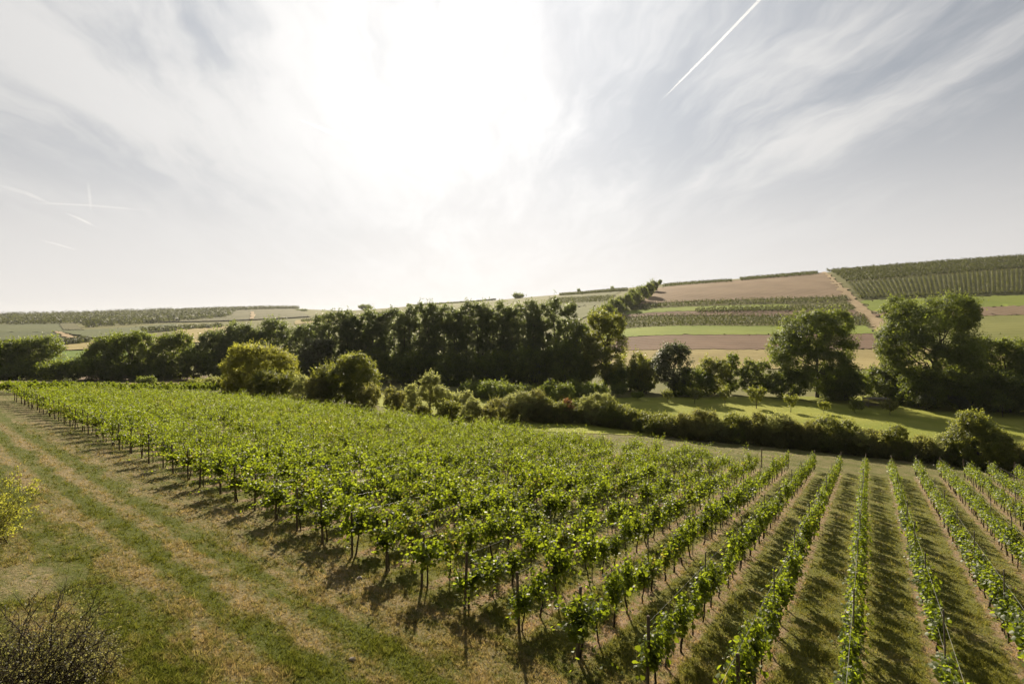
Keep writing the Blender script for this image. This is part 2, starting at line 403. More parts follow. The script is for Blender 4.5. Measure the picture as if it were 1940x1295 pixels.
def make_grass_mat():
    m, t, out = new_mat('grass_blade')
    pos = t.new('ShaderNodeNewGeometry').outputs['Position']
    c, *_ = ground_colour(t, pos)
    at_ = t.new('ShaderNodeAttribute'); at_.attribute_name = 'tint'
    c = t.mix(1.0, c, t.mix(at_.outputs['Fac'], (0.7, 0.75, 0.65), (1.7, 1.6, 1.45)), 'MULTIPLY')
    d = t.new('ShaderNodeBsdfDiffuse'); t.l.new(c, d.inputs[0])
    tl = t.new('ShaderNodeBsdfTranslucent'); t.l.new(t.mix(1.0, c, (1.5, 1.45, 1.1), 'MULTIPLY'), tl.inputs[0])
    mx = t.new('ShaderNodeMixShader'); mx.inputs[0].default_value = 0.45
    t.l.new(d.outputs[0], mx.inputs[1]); t.l.new(tl.outputs[0], mx.inputs[2]); t.l.new(mx.outputs[0], out.inputs[0])
    return m
M_GRASS = make_grass_mat()

def field_mat(name, a, b, stripe_dir=None, period=3.0, amount=0.3, scale=0.06, fine=1.2):
    m, t, out = new_mat(name)
    pos = t.new('ShaderNodeNewGeometry').outputs['Position']
    n = t.noise(pos, scale, 5.0, 0.6); n2 = t.noise(pos, fine, 4.0, 0.7)
    f = t.math('ADD', t.math('MULTIPLY', t.rng(n, 0.3, 0.7), 0.6), t.math('MULTIPLY', n2, 0.4))
    if stripe_dir is not None:
        s = t.vmath('DOT_PRODUCT', pos, (math.cos(stripe_dir), math.sin(stripe_dir), 0))
        s = t.math('ADD', s, t.math('MULTIPLY', n, 1.5))
        st = t.math('SINE', t.math('MULTIPLY', s, 2 * math.pi / period))
        f = t.math('ADD', f, t.math('MULTIPLY', st, amount * 0.5), clamp=True)
    p = t.new('ShaderNodeBsdfPrincipled'); p.inputs['Roughness'].default_value = 0.95; p.inputs['Specular IOR Level'].default_value = 0.08
    t.l.new(t.mix(f, a, b), p.inputs['Base Color'])
    bp = t.new('ShaderNodeBump'); bp.inputs['Strength'].default_value = 0.5; bp.inputs['Distance'].default_value = 0.4
    t.l.new(f, bp.inputs['Height']); t.l.new(bp.outputs[0], p.inputs['Normal']); t.l.new(p.outputs[0], out.inputs[0])
    return m
M_PLOUGH = field_mat('ploughed_soil', (0.185, 0.130, 0.083), (0.275, 0.200, 0.132), R(20), 6.0, 0.5, 0.03)
M_PLOUGH2 = field_mat('harrowed_soil', (0.13, 0.085, 0.06), (0.21, 0.14, 0.095), R(95), 5.0, 0.5, 0.03)
M_MEADOW = field_mat('meadow_grass', (0.16, 0.19, 0.028), (0.28, 0.28, 0.055), None, 1, 0, 0.08, 2.5)
M_CROP = field_mat('green_crop', (0.15, 0.195, 0.03), (0.23, 0.265, 0.05), R(92), 5.0, 0.2, 0.03)
M_STUBBLE = field_mat('stubble', (0.22, 0.18, 0.075), (0.36, 0.29, 0.13), R(92), 4.0, 0.25, 0.05)
M_LANE = field_mat('dirt_lane', (0.26, 0.19, 0.11), (0.40, 0.31, 0.19), None, 1, 0, 0.1, 1.5)
M_VFIELD = field_mat('far_vines', (0.075, 0.085, 0.03), (0.16, 0.155, 0.06), R(25), 7.0, 0.9, 0.02, 0.4)
M_VFIELD2 = field_mat('far_vines_green', (0.08, 0.095, 0.042), (0.13, 0.14, 0.06), R(60), 9.0, 0.6, 0.015, 0.2)
M_HEATH = field_mat('hill_scrub', (0.08, 0.085, 0.04), (0.17, 0.15, 0.075), None, 1, 0, 0.02, 0.15)
M_HILL = field_mat('hill_grass', (0.11, 0.115, 0.04), (0.19, 0.175, 0.07), None, 1, 0, 0.02, 0.3)
M_BARE = field_mat('bare_field', (0.15, 0.11, 0.08), (0.24, 0.18, 0.13), R(92), 5.0, 0.3, 0.04)

# ------------------------------------------------------------------ ground sheet
def build_ground():
    a_in = np.arange(-62, 62.01, 0.45)
    a_out = np.concatenate([np.arange(66, 180, 8), np.arange(180, 298, 8)])
    ang = np.radians(np.concatenate([a_in, a_out])); na = len(ang)
    rad = np.concatenate([[1.0, 3.0], np.exp(np.linspace(math.log(5.5), math.log(3400), 330))]); nr = len(rad)
    A, Rr = np.meshgrid(ang, rad)
    x, y = Rr * np.sin(A), Rr * np.cos(A)
    z = height(x.ravel(), y.ravel())
    V = np.stack([x.ravel(), y.ravel(), z], 1)
    V = np.concatenate([V, [[0, 0, h1(0, 0.01)]]])
    i = np.arange(nr - 1)[:, None] * na; j = np.arange(na)[None, :]; jn = (j + 1) % na
    Q = np.stack([i + j, i + na + j, i + na + jn, i + jn], -1).reshape(-1, 4)[:, ::-1]
    j1 = np.arange(na)
    T = np.stack([np.full(na, nr * na), j1, (j1 + 1) % na], -1)[:, ::-1]
    me = bpy.data.meshes.new('ground')
    me = mesh_np('ground', V, [Q, T], M_GROUND, smooth=True)
    # hillsides use their own grass
    me.materials.append(M_HILL)
    c = (i + 0 * j).reshape(-1) // na
    far = rad[c] > 105
    mi = np.concatenate([far.astype(np.int32), np.zeros(na, np.int32)])
    me.polygons.foreach_set('material_index', mi)
    tag(link('ground', me), kind='structure')
build_ground()

def patch(name, quad, mat, dmin=90, nu=40, nv=14, lift=0.3):
    nu = max(nu, 24) * 2 if nu > 8 else nu
    """quad: px corners (top-left, top-right, bottom-right, bottom-left) laid on the terrain"""
    a, b, c, d = [np.array(cast(p[0], p[1], dmin)) for p in quad]
    U, Vv = np.meshgrid(np.linspace(0, 1, nu), np.linspace(0, 1, nv))
    U = U.ravel()[:, None]; Vv = Vv.ravel()[:, None]
    P = (a * (1 - U) + b * U) * (1 - Vv) + (d * (1 - U) + c * U) * Vv
    far = np.hypot(P[:, 0], P[:, 1])[:, None]
    edge = ((Vv == 0) | (Vv == 1) | (U == 0) | (U == 1))
    P = P + edge * np.random.default_rng(int(abs(quad[0][0]) * 7 + quad[0][1])).normal(size=P.shape) * np.clip(far * 0.0028, 0.15, 1.6)
    z = height(P[:, 0], P[:, 1]) + lift
    i = np.arange(nv - 1)[:, None] * nu; j = np.arange(nu - 1)[None, :]
    Q = np.stack([i + j, i + nu + j, i + nu + j + 1, i + j + 1], -1).reshape(-1, 4)
    me = mesh_np(name, np.c_[P, z], [Q], mat, smooth=True)
    return tag(link(name, me), kind='structure')

# valley floor behind the hedge
patch('meadow', [(560, 742), (2250, 742), (2250, 866), (880, 800)], M_MEADOW, 56, 90, 30, 0.06)
patch('grass_margin', [(-260, 722), (330, 722), (430, 731), (-260, 733)], M_STUBBLE, 72, 40, 8, 0.08)
patch('bare_field', [(150, 712), (420, 712), (440, 722), (150, 721)], M_BARE, 100, 30, 8, 0.14)
# right hillside
patch('stubble_field', [(1150, 666), (2100, 658), (2100, 700), (1100, 700)], M_STUBBLE, 150, 60, 14, 0.25)
patch('ploughed_field', [(1150, 643), (1660, 632), (1720, 660), (1150, 667)], M_PLOUGH2, 150, 50, 10, 0.4)
patch('crop_field', [(1130, 628), (1640, 617), (1660, 633), (1130, 644)], M_CROP, 150, 50, 8, 0.55)
patch('ploughed_field', [(1140, 600), (1640, 588), (1665, 600), (1140, 606)], M_PLOUGH2, 200, 50, 6, 0.4)
patch('crop_field', [(1190, 590), (1490, 577), (1500, 586), (1180, 598)], M_CROP, 200, 40, 6, 0.55)
patch('ploughed_field', [(1238, 547), (1555, 517), (1612, 562), (1195, 580)], M_PLOUGH, 250, 60, 24, 0.4)
patch('dirt_lane', [(1554, 516), (1563, 516), (1625, 572), (1606, 572)], M_LANE, 250, 6, 40, 0.6)
patch('dirt_lane', [(1607, 572), (1625, 572), (1705, 628), (1662, 628)], M_LANE, 200, 6, 30, 0.75)
patch('crop_field', [(1632, 570), (2100, 560), (2100, 579), (1652, 590)], M_CROP, 250, 50, 8, 0.4)
patch('ploughed_field', [(1652, 590), (2100, 579), (2100, 597), (1680, 604)], M_PLOUGH, 250, 50, 8, 0.55)
patch('crop_field', [(1672, 604), (2100, 597), (2100, 650), (1720, 655)], field_mat('late_crop', (0.15, 0.16, 0.045), (0.24, 0.24, 0.075), R(92), 6.0, 0.25, 0.03), 200, 50, 16, 0.4)
patch('vineyard_slope', [(1040, 562), (1175, 552), (1150, 577), (1030, 588)], M_VFIELD, 350, 24, 10, 0.4)
patch('grass_slope', [(1040, 586), (1145, 578), (1100, 606), (1030, 612)], field_mat('slope_grass', (0.12, 0.13, 0.05), (0.17, 0.175, 0.07), None), 300, 20, 10, 0.55)
patch('stubble_slope', [(560, 607), (690, 594), (690, 601), (560, 615)], M_STUBBLE, 350, 24, 6, 0.6)
patch('vineyard_slope', [(1604, 535), (2090, 504), (2090, 560), (1630, 568)], field_mat('vine_block_ground', (0.075, 0.085, 0.028), (0.13, 0.13, 0.045), None), 250, 40, 14, 0.4)
# far left slopes
patch('hill_vineyard', [(-250, 614), (118, 613), (160, 629), (-250, 630)], M_VFIELD2, 400, 40, 10, 1.2)
patch('hill_vineyard', [(-250, 631), (100, 630), (150, 644), (-250, 648)], field_mat('hill_vines_dark', (0.07, 0.085, 0.038), (0.11, 0.12, 0.055), R(10), 10.0, 0.5, 0.015, 0.2), 350, 40, 10, 1.2)
patch('hill_vineyard', [(112, 629), (335, 614), (330, 626), (175, 642)], M_VFIELD2, 350, 40, 10, 1.4)
patch('bare_hillside', [(112, 613), (140, 613), (160, 627), (122, 627)], M_HEATH, 500, 12, 10, 1.8)
patch('hill_lane', [(100, 630), (112, 630), (150, 643), (128, 644)], M_LANE, 350, 8, 12, 1.9)
patch('stubble_field', [(100, 653), (420, 638), (430, 646), (100, 666)], M_STUBBLE, 250, 40, 8, 0.7)
patch('crop_field', [(95, 667), (240, 662), (250, 690), (95, 692)], field_mat('young_crop', (0.09, 0.14, 0.025), (0.14, 0.19, 0.04), R(92), 5.0, 0.2, 0.03), 180, 24, 10, 0.5)
patch('stubble_slope', [(335, 624), (445, 618), (430, 640), (330, 642)], M_STUBBLE, 350, 24, 8, 0.9)
patch('scrub_hillside', [(330, 592), (560, 584), (590, 606), (300, 616)], M_HEATH, 900, 30, 10, 2.2)
patch('hill_lane', [(476, 592), (480, 592), (484, 607), (474, 607)], M_LANE, 800, 5, 12, 3.2)

# ------------------------------------------------------------------ trees and shrubs
def crown_cloud(lobes, leaf, rng, dens=1.7, updir=0.35, clump=1.0, flat=0.8):
    """leaf blades gathered in clumps over the lobes (cx,cy,cz,rx,ry,rz)"""
    PP, NN, TT = [], [], []
    L = np.array(lobes, float)
    for li, (cx, cy, cz, rx, ry, rz) in enumerate(L):
        area = 4 * math.pi * (((rx * ry) ** 1.6 + (rx * rz) ** 1.6 + (ry * rz) ** 1.6) / 3) ** (1 / 1.6)
        rm = (rx * ry * rz) ** (1 / 3)
        rc = (0.19 * rm + 0.6 * leaf) * clump
        nleaf = area / (leaf * leaf * 0.62 * 0.5) * dens * 0.8
        ncl = max(8, int(area / (rc * rc * 2.4)))
        per = max(6, int(nleaf / ncl))
        d = rng.normal(size=(ncl, 3)); d[:, 2] += 0.25; d /= np.linalg.norm(d, axis=1)[:, None]
        rr = rng.uniform(0.72, 1.08, (ncl, 1))
        C = np.array([cx, cy, cz]) + d * rr * np.array([rx, ry, rz])
        keep = np.ones(ncl, bool)
        for lj, o in enumerate(L):
            if lj == li: continue
            q = ((C - o[:3]) / o[3:]); keep &= ~(((q ** 2).sum(1) < 0.55) & (rng.random(ncl) < 0.85))
        C, d = C[keep], d[keep]
        if not len(C): continue
        n = len(C) * per
        g = rng.normal(size=(n, 3)); g /= np.linalg.norm(g, axis=1)[:, None]
        rad = rng.random((n, 1)) ** 0.45
        cc = np.repeat(C, per, 0); dd = np.repeat(d, per, 0)
        P = cc + g * rad * rc * np.array([1.15, 1.15, flat]) * np.repeat(rng.uniform(0.7, 1.35, (len(C), 1)), per, 0)
        Nn = g * 0.7 + dd * 0.5 + np.array([0, 0, updir]) + rng.normal(size=(n, 3)) * 0.45
        ct = np.repeat(rng.uniform(0, 1, len(C)), per)
        PP.append(P); NN.append(Nn); TT.append(np.clip(0.65 * ct + 0.35 * rng.random(n), 0, 1))
        sp = np.where(rng.random(len(C)) < 0.5)[0]; m = 7     # leafy shoots sticking out of the outline
        if len(sp):
            dv = d[sp] * 0.7 + np.array([0, 0, 0.75]) + rng.normal(size=(len(sp), 3)) * 0.35
            ts = np.linspace(0.4, 1.0, m)[None, :, None] * rng.uniform(0.9, 1.7, (len(sp), 1, 1)) * rc
            Q = (C[sp][:, None, :] + dv[:, None, :] * ts).reshape(-1, 3) + rng.normal(size=(len(sp) * m, 3)) * leaf * 0.35
            PP.append(Q); NN.append(rng.normal(size=Q.shape) + np.array([0, 0, 0.4])); TT.append(np.clip(0.35 + 0.6 * rng.random(len(Q)), 0, 1))
    P, N, T = np.concatenate(PP), np.concatenate(NN), np.concatenate(TT)
    k = P[:, 2] > 0.05
    return P[k], N[k], T[k]

def lobes_for(kind, h, w, rng):
    L = []
    if kind == 'poplar':
        n = max(3, int(w / 2.4))
        for i in range(n):
            x = (i + 0.5) / n * w - w / 2 + rng.uniform(-.5, .5); y = rng.uniform(-1.6, 1.6)
            top = h * rng.uniform(0.86, 1.0) if i != n // 2 else h
            z0 = h * rng.uniform(-0.02, 0.04)
            m = 4
            for s in range(m):
                f = (s + 0.5) / m
                r = w / n * rng.uniform(0.75, 1.1) * (1.2 - 0.55 * f)
                rz = (top - z0) / m * 0.78
                L.append((x + rng.uniform(-.4, .4), y + rng.uniform(-.4, .4), min(z0 + (top - z0) * f, top - rz), r, r * 1.1, rz))
    elif kind == 'spread':      # broad rounded crown on a short trunk
        L.append((0, 0, h * 0.45, w * 0.36, w * 0.36, h * 0.42))
        for i in range(7):
            a = i * 0.9; r = w * rng.uniform(0.15, 0.2); q = w * rng.uniform(0.2, 0.3)
            L.append((math.cos(a) * q, math.sin(a) * q, h * rng.uniform(0.14, 0.3), r, r, h * 0.17))
        for i in range(9):
            a = i * 2.4 + rng.uniform(-.3, .3); q = rng.uniform(0.22, 0.34) * w
            zz = h * rng.uniform(0.34, 0.72); r = w * rng.uniform(0.14, 0.2)
            L.append((math.cos(a) * q, math.sin(a) * q, zz, r, r, min(r, h * 0.2)))
        for i in range(4):
            r = w * rng.uniform(0.13, 0.18)
            L.append((rng.uniform(-.2, .2) * w, rng.uniform(-.2, .2) * w, h - r * rng.uniform(0.95, 1.25), r, r, r * 0.9))
    elif kind == 'tall':        # tall irregular broadleaf, foliage nearly to the ground
        L.append((0, 0, h * 0.50, w * 0.36, w * 0.36, h * 0.42))
        for i in range(15):
            f = 0.14 + 0.72 * ((i * 0.618) % 1.0); a = i * 2.4 + rng.uniform(-.4, .4)
            wid = w * 0.5 * (1 - abs(f - 0.5) * 0.8); r = w * rng.uniform(0.14, 0.22)
            q = max(wid - r, 0.05)
            L.append((math.cos(a) * q, math.sin(a) * q, h * f, r, r, r * rng.uniform(0.8, 1.15)))
        for i in range(3):
            r = w * rng.uniform(0.13, 0.19)
            L.append((rng.uniform(-.22, .22) * w, rng.uniform(-.2, .2) * w, h - r * rng.uniform(1.0, 1.5), r, r, r))
    elif kind == 'bush':
        L.append((0, 0, h * 0.38, w * 0.33, w * 0.3, h * 0.38))
        for i in range(9):
            a = i * 2.4 + rng.uniform(-.5, .5); r = w * rng.uniform(0.13, 0.24); q = (w * 0.5 - r) * rng.uniform(0.7, 1.15)
            rz = min(h * 0.3, r * rng.uniform(0.9, 1.5))
            L.append((math.cos(a) * q, math.sin(a) * q * 0.8, min(h * rng.uniform(0.22, 0.72), h - rz), r, r, rz))
        r = w * rng.uniform(0.16, 0.24)
        L.append((rng.uniform(-.2, .2) * w, 0, h * 0.76, r, r, h * 0.24))
    elif kind == 'small':       # young fruit tree, clear stem
        L.append((0, 0, h * 0.62, w * 0.26, w * 0.26, h * 0.28))
        for i in range(6):
            a = i * 2.4 + rng.uniform(-.3, .3); r = w * rng.uniform(0.12, 0.19); q = w * rng.uniform(0.16, 0.32)
            L.append((math.cos(a) * q, math.sin(a) * q, h * rng.uniform(0.42, 0.88), r, r, r * 0.9))
    return L

def trunk_mesh(kind, lobes, h, w, rng):
    L = np.array(lobes); ch = []
    def branch(p0, p1, r0, r1, wob):
        t = np.linspace(0, 1, 6)[:, None]
        P = np.array(p0) * (1 - t) + np.array(p1) * t + rng.normal(size=(6, 3)) * wob * np.sin(t * np.pi)
        ch.append((P, np.linspace(r0, r1, 6)))
    r0 = max(0.035, h * (0.018 if kind != 'bush' else 0.012))
    if kind == 'poplar':
        xs = sorted(set(np.round(L[::4, 0], 2)))
        for i in range(0, len(L), 4):
            branch((L[i, 0], L[i, 1], -0.3), (L[i + 3, 0], L[i + 3, 1], L[i + 3, 2]), r0, r0 * 0.2, 0.1)
            for s in range(1, 4):
                branch((L[i, 0], L[i, 1], L[i + s, 2] - L[i + s, 5]), (L[i + s, 0] + rng.uniform(-1, 1) * L[i + s, 3] * .8, L[i + s, 1] + rng.uniform(-1, 1), L[i + s, 2] + .4 * L[i + s, 5]), r0 * .35, r0 * .08, 0.1)
    elif kind == 'bush':
        for l in L:
            branch((l[0] * .25, l[1] * .25, -0.15), (l[0], l[1], l[2]), r0, r0 * 0.3, 0.05 * h)
    else:
        top = L[0, 2]
        branch((0, 0, -0.3), (L[0, 0], L[0, 1], top), r0 * 1.25, r0 * 0.55, 0.02 * h)
        for l in L[1:]:
            z = min(top, l[2] * rng.uniform(0.45, 0.75))
            branch((0, 0, z), (l[0], l[1], l[2]), r0 * 0.5, r0 * 0.12, 0.02 * h)
    V, F = tubes(ch, 6)
    return V, F

TREE_N = [0]
def tree(name, kind, px, d, ytop, w_px, label, cat='tree', mat=None, leaf=None, group=None, dens=1.7, clump=1.0, h=None, w=None, flat=0.8):
    TREE_N[0] += 1
    rng = np.random.default_rng(1000 + TREE_N[0])
    x, y, z = at(px, d)
    if h is None: h = (ZC - z) - (ytop - HY) * d / FPX
    if w is None: w = w_px * d / FPX
    mat = mat or M_TREE
    leaf = leaf or float(np.clip(d * 0.0031, 0.10, 0.55))
    lob = lobes_for(kind, h, w, rng)
    P, N, T = crown_cloud(lob, leaf, rng, dens, clump=clump, flat=flat)
    o = thing(name, (x, y, z), label, cat, group)
    tv, tf = trunk_mesh(kind, lob, h, w, rng)
    link('trunk' if kind != 'bush' else 'stems', mesh_np('trunk', tv, tf, M_BARK, smooth=True), o)
    lv, lf = leaves(P, N, leaf, rng)
    link('crown' if kind != 'bush' else 'foliage', mesh_np('crown', lv, [lf], mat, tint=T), o)
    return o

G_LINE = 'trees along the stream'
# left-hand group of the tree line
for a in [
 ('broadleaf_tree', 'tall', 12, 138, 644, 70, 'dark rounded tree at the frame edge beyond the vineyard', M_TREE),
 ('broadleaf_tree', 'tall', 70, 140, 640, 78, 'broad dark tree beside the gap with the green crop field', M_TREE),
 ('broadleaf_tree', 'tall', -55, 140, 650, 80, 'dark tree cut off by the frame edge beyond the vineyard', M_TREE),
 ('broadleaf_tree', 'tall', 198, 142, 636, 66, 'dark tree on the far side of the crop field gap', M_TREE),
 ('broadleaf_tree', 'tall', 250, 140, 632, 76, 'widest dark crown of the group behind the stubble margin', M_TREE),
 ('broadleaf_tree', 'tall', 325, 143, 630, 72, 'tree with bare stems showing light between them', M_TREE),
 ('broadleaf_tree', 'tall', 405, 146, 626, 70, 'dark tree above and behind the yellowing walnut shape', M_POPLAR),
 ('broadleaf_tree', 'tall', 452, 148, 611, 70, 'tall tree rising right behind the yellowing round tree', M_POPLAR),
 ('poplar', 'tall', 512, 150, 603, 72, 'taller of the trees behind the yellowing round tree', M_POPLAR),
 ('broadleaf_tree', 'tall', 568, 150, 614, 56, 'slim dark tree between the yellowing tree and the poplars', M_POPLAR),
 ('willow', 'tall', 600, 140, 640, 60, 'greyish drooping tree in front of the first poplars', M_GREY),
]:
    tree(a[0], a[1], a[2], a[3], a[4], a[5] * 1.25, a[6], 'tree', a[7], group=G_LINE)
for px, d, yt, wp, lab in [
 (135, 136, 682, 66, 'low dark thicket below the bright green crop field'),
 (175, 134, 678, 60, 'low dark thicket at the foot of the tree past the crop field'),
 (370, 138, 660, 60, 'dark low thicket between two stream trees'),
 (290, 139, 690, 80, 'undergrowth thicket under the tree with bare stems'),
 (95, 135, 690, 60, 'undergrowth thicket under the broad dark tree by the gap'),
 (20, 134, 692, 80, 'undergrowth thicket under the dark frame edge tree'),
 (225, 136, 688, 70, 'undergrowth thicket under the widest dark crown'),
 (440, 140, 690, 90, 'undergrowth thicket half hidden by the yellowing round tree'),
 (570, 138, 680, 80, 'undergrowth thicket between yellowing and green round trees'),
 (640, 136, 690, 90, 'undergrowth thicket behind the dense green round tree')]:
    tree('thicket', 'bush', px, d, yt, wp, lab, 'thicket', M_TREE, group='thickets along the stream', dens=1.5)
# poplar stand
for i, (px, d, yt, wp, lab) in enumerate([
 (640, 146, 588, 64, 'first poplar of the tall stand, beside the grey willow'),
 (690, 148, 585, 62, 'poplar with a stepped top near the start of the stand'),
 (738, 147, 584, 60, 'poplar just before the bright slit in the stand'),
 (795, 145, 573, 62, 'poplar just past the bright slit in the stand'),
 (845, 147, 575, 62, 'poplar behind the small pale round tree'),
 (892, 146, 572, 58, 'poplar in the thick middle of the tall stand'),
 (938, 148, 571, 52, 'narrow poplar in the thick middle of the tall stand'),
 (985, 145, 570, 62, 'poplar with a broad flat top late in the stand'),
 (1048, 144, 566, 72, 'tallest poplar closing the stand, shoulder sloping down')]):
    tree('poplar', 'poplar', px, d, yt, wp * 1.3, lab, 'tree', M_POPLAR, group='poplars of the tall stand', dens=1.9)
for px, d, yt, wp, lab in [
 (700, 142, 660, 90, 'dark understorey shrub at the start of the poplar stand'),
 (770, 140, 670, 90, 'dark understorey shrub below the bright slit of the poplars'),
 (850, 139, 668, 100, 'dark understorey shrub behind the small pale round tree'),
 (930, 139, 665, 100, 'dark understorey shrub in the middle of the poplars'),
 (1010, 138, 660, 100, 'dark understorey shrub below the flat topped poplar'),
 (1080, 134, 650, 100, 'dark understorey shrub below the tallest poplar')]:
    tree('understorey_shrub', 'bush', px, d, yt, wp, lab, 'shrub', M_TREE, group='understorey below the poplars', dens=1.6)
tree('broadleaf_tree', 'tall', 1098, 138, 612, 70, 'medium tree tucked between tallest poplar and sunlit tree', 'tree', M_TREE, group=G_LINE)
tree('broadleaf_tree', 'tall', 1148, 130, 588, 96, 'sunlit fresh green tree at the end of the poplars', 'tree', M_BRIGHT, group=G_LINE, dens=2.0)
tree('shrub', 'bush', 1215, 124, 668, 60, 'yellow green bush between sunlit tree and grey willow', 'shrub', M_BRIGHT)
tree('willow', 'tall', 1276, 120, 648, 84, 'rounded grey green willow before the brown field', 'tree', M_GREY, dens=1.9)
tree('shrub', 'bush', 1348, 121, 680, 66, 'sunlit bush with twin tops before the stubble field', 'shrub', M_BRIGHT)
tree('shrub', 'tall', 1384, 122, 670, 38, 'slim upright bush between rounded bushes', 'shrub', M_TREE)
tree('shrub', 'bush', 1428, 120, 683, 64, 'dark bush touching the big lone tree', 'shrub', M_TREE)
tree('shrub', 'bush', 1190, 126, 690, 90, 'dark bush at the foot of the sunlit tree', 'shrub', M_TREE)
tree('shrub', 'bush', 1310, 118, 700, 90, 'dark low bush at the foot of the grey willow', 'shrub', M_TREE)
tree('broadleaf_tree', 'tall', 1548, 118, 581, 172, 'big lone broad tree before the lower orchard strip', 'tree', M_TREE, dens=2.0, clump=1.05, leaf=0.36)
tree('shrub', 'bush', 1490, 116, 700, 80, 'dark bush under the left flank of the big lone tree', 'shrub', M_TREE)
tree('shrub', 'bush', 1600, 115, 698, 90, 'dark bush under the right flank of the big lone tree', 'shrub', M_TREE)
tree('shrub', 'bush', 1672, 117, 682, 72, 'dark bush in the dip between the two big trees', 'shrub', M_TREE)
tree('shrub', 'bush', 1708, 114, 695, 80, 'lower dark bush in the dip between the two big trees', 'shrub', M_TREE)
tree('broadleaf_tree', 'tall', 1772, 112, 556, 196, 'tallest spreading tree, leaning crown against the hillside crops', 'tree', M_TREE, dens=2.0, clump=1.05, leaf=0.36)
tree('broadleaf_tree', 'tall', 1838, 114, 640, 80, 'lower tree merged into the right flank of the tallest tree', 'tree', M_TREE)
tree('broadleaf_tree', 'tall', 1905, 112, 642, 90, 'dark tree at the edge beyond the tallest spreading tree', 'tree', M_TREE, group=G_LINE)
tree('broadleaf_tree', 'tall', 1985, 108, 640, 120, 'dark tree cut off by the frame edge', 'tree', M_TREE, group=G_LINE)
for px, d, yt, wp, lab in [
 (1750, 108, 700, 100, 'dark thicket under the trunk of the tallest spreading tree'),
 (1830, 107, 705, 100, 'dark thicket under the right flank of the tallest tree'),
 (1900, 105, 700, 100, 'dark thicket in front of the edge tree'),
 (1970, 102, 705, 110, 'dark thicket cut off by the frame edge')]:
    tree('thicket', 'bush', px, d, yt, wp, lab, 'thicket', M_TREE, dens=1.6)

# trees standing between the vineyard and the stream
tree('walnut_tree', 'spread', 492, 90, 650, 140, 'yellowing broad round tree behind the vineyard edge', 'tree', M_YELLOW, leaf=0.24, dens=1.9, clump=0.9)
tree('lime_tree', 'spread', 656, 84, 668, 128, 'dense green round tree behind the vineyard edge', 'tree', M_BRIGHT, leaf=0.24, dens=2.1, clump=0.9)
tree('small_tree', 'small', 815, 72, 699, 70, 'small pale green round tree beside the meadow', 'tree', M_PALE, leaf=0.19, dens=2.6, clump=1.0)
for px, d, yt, wp, lab, m in [
 (745, 74, 727, 56, 'round dark bush between green tree and small pale tree', M_HEDGE),
 (520, 84, 700, 90, 'dark shrub below the yellowing round tree', M_BRIGHT),
 (575, 82, 712, 50, 'dry brownish shrub between the two round trees', M_PALE),
 (605, 80, 715, 60, 'shrub leaning on the green round tree', M_HEDGE),
 (700, 78, 722, 60, 'shrub under the flank of the green round tree', M_HEDGE),
 (424, 92, 705, 26, 'little upright shrub beside the yellowing tree', M_BRIGHT),
 (400, 96, 716, 44, 'low pale shrub on the grass margin', M_PALE),
 (372, 98, 719, 40, 'low yellowish shrub on the grass margin', M_BRIGHT),
 (448, 90, 722, 44, 'low shrub at the foot of the yellowing tree', M_HEDGE),
 (277, 100, 714, 36, 'low dark round bush on the grass margin', M_TREE),
 (125, 98, 719, 16, 'tiny grey bush on the yellow grass margin', M_GREY),
 (775, 80, 722, 60, 'grey brown shrub behind the small pale tree', M_PALE),
 (840, 78, 730, 70, 'dry tall shrub beside the small pale tree', M_PALE),
 (878, 80, 735, 60, 'pale feathery shrub past the small pale tree', M_PALE),
 (852, 70, 752, 60, 'low green shrub at the foot of the small pale tree', M_BRIGHT),
 (893, 68, 744, 54, 'yellowish round shrub at the start of the hedge', M_PALE),
 (925, 68, 757, 50, 'grey shrub next to the yellowish round shrub', M_HEDGE),
 (800, 71, 763, 44, 'low shrub at the trunk of the small pale tree', M_HEDGE)]:
    if px > 690: yt, wp = yt + 7, wp * 0.8
    tree('shrub', 'bush', px, d, yt, wp, lab, 'shrub', m, leaf=0.2, dens=1.7)
for i, (px, yt, wp) in enumerate([(900, 724, 60), (935, 722, 60), (965, 728, 50), (1000, 730, 60), (1035, 722, 46), (1065, 728, 50), (1095, 722, 44), (1130, 726, 50)]):
    tree('shrub', 'bush', px, 112 - (i % 3) * 4, yt, wp, 'low shaded shrub on the meadow edge below the poplars', 'shrub', M_TREE, group='shaded shrubs below the poplars', dens=1.5, leaf=0.28)

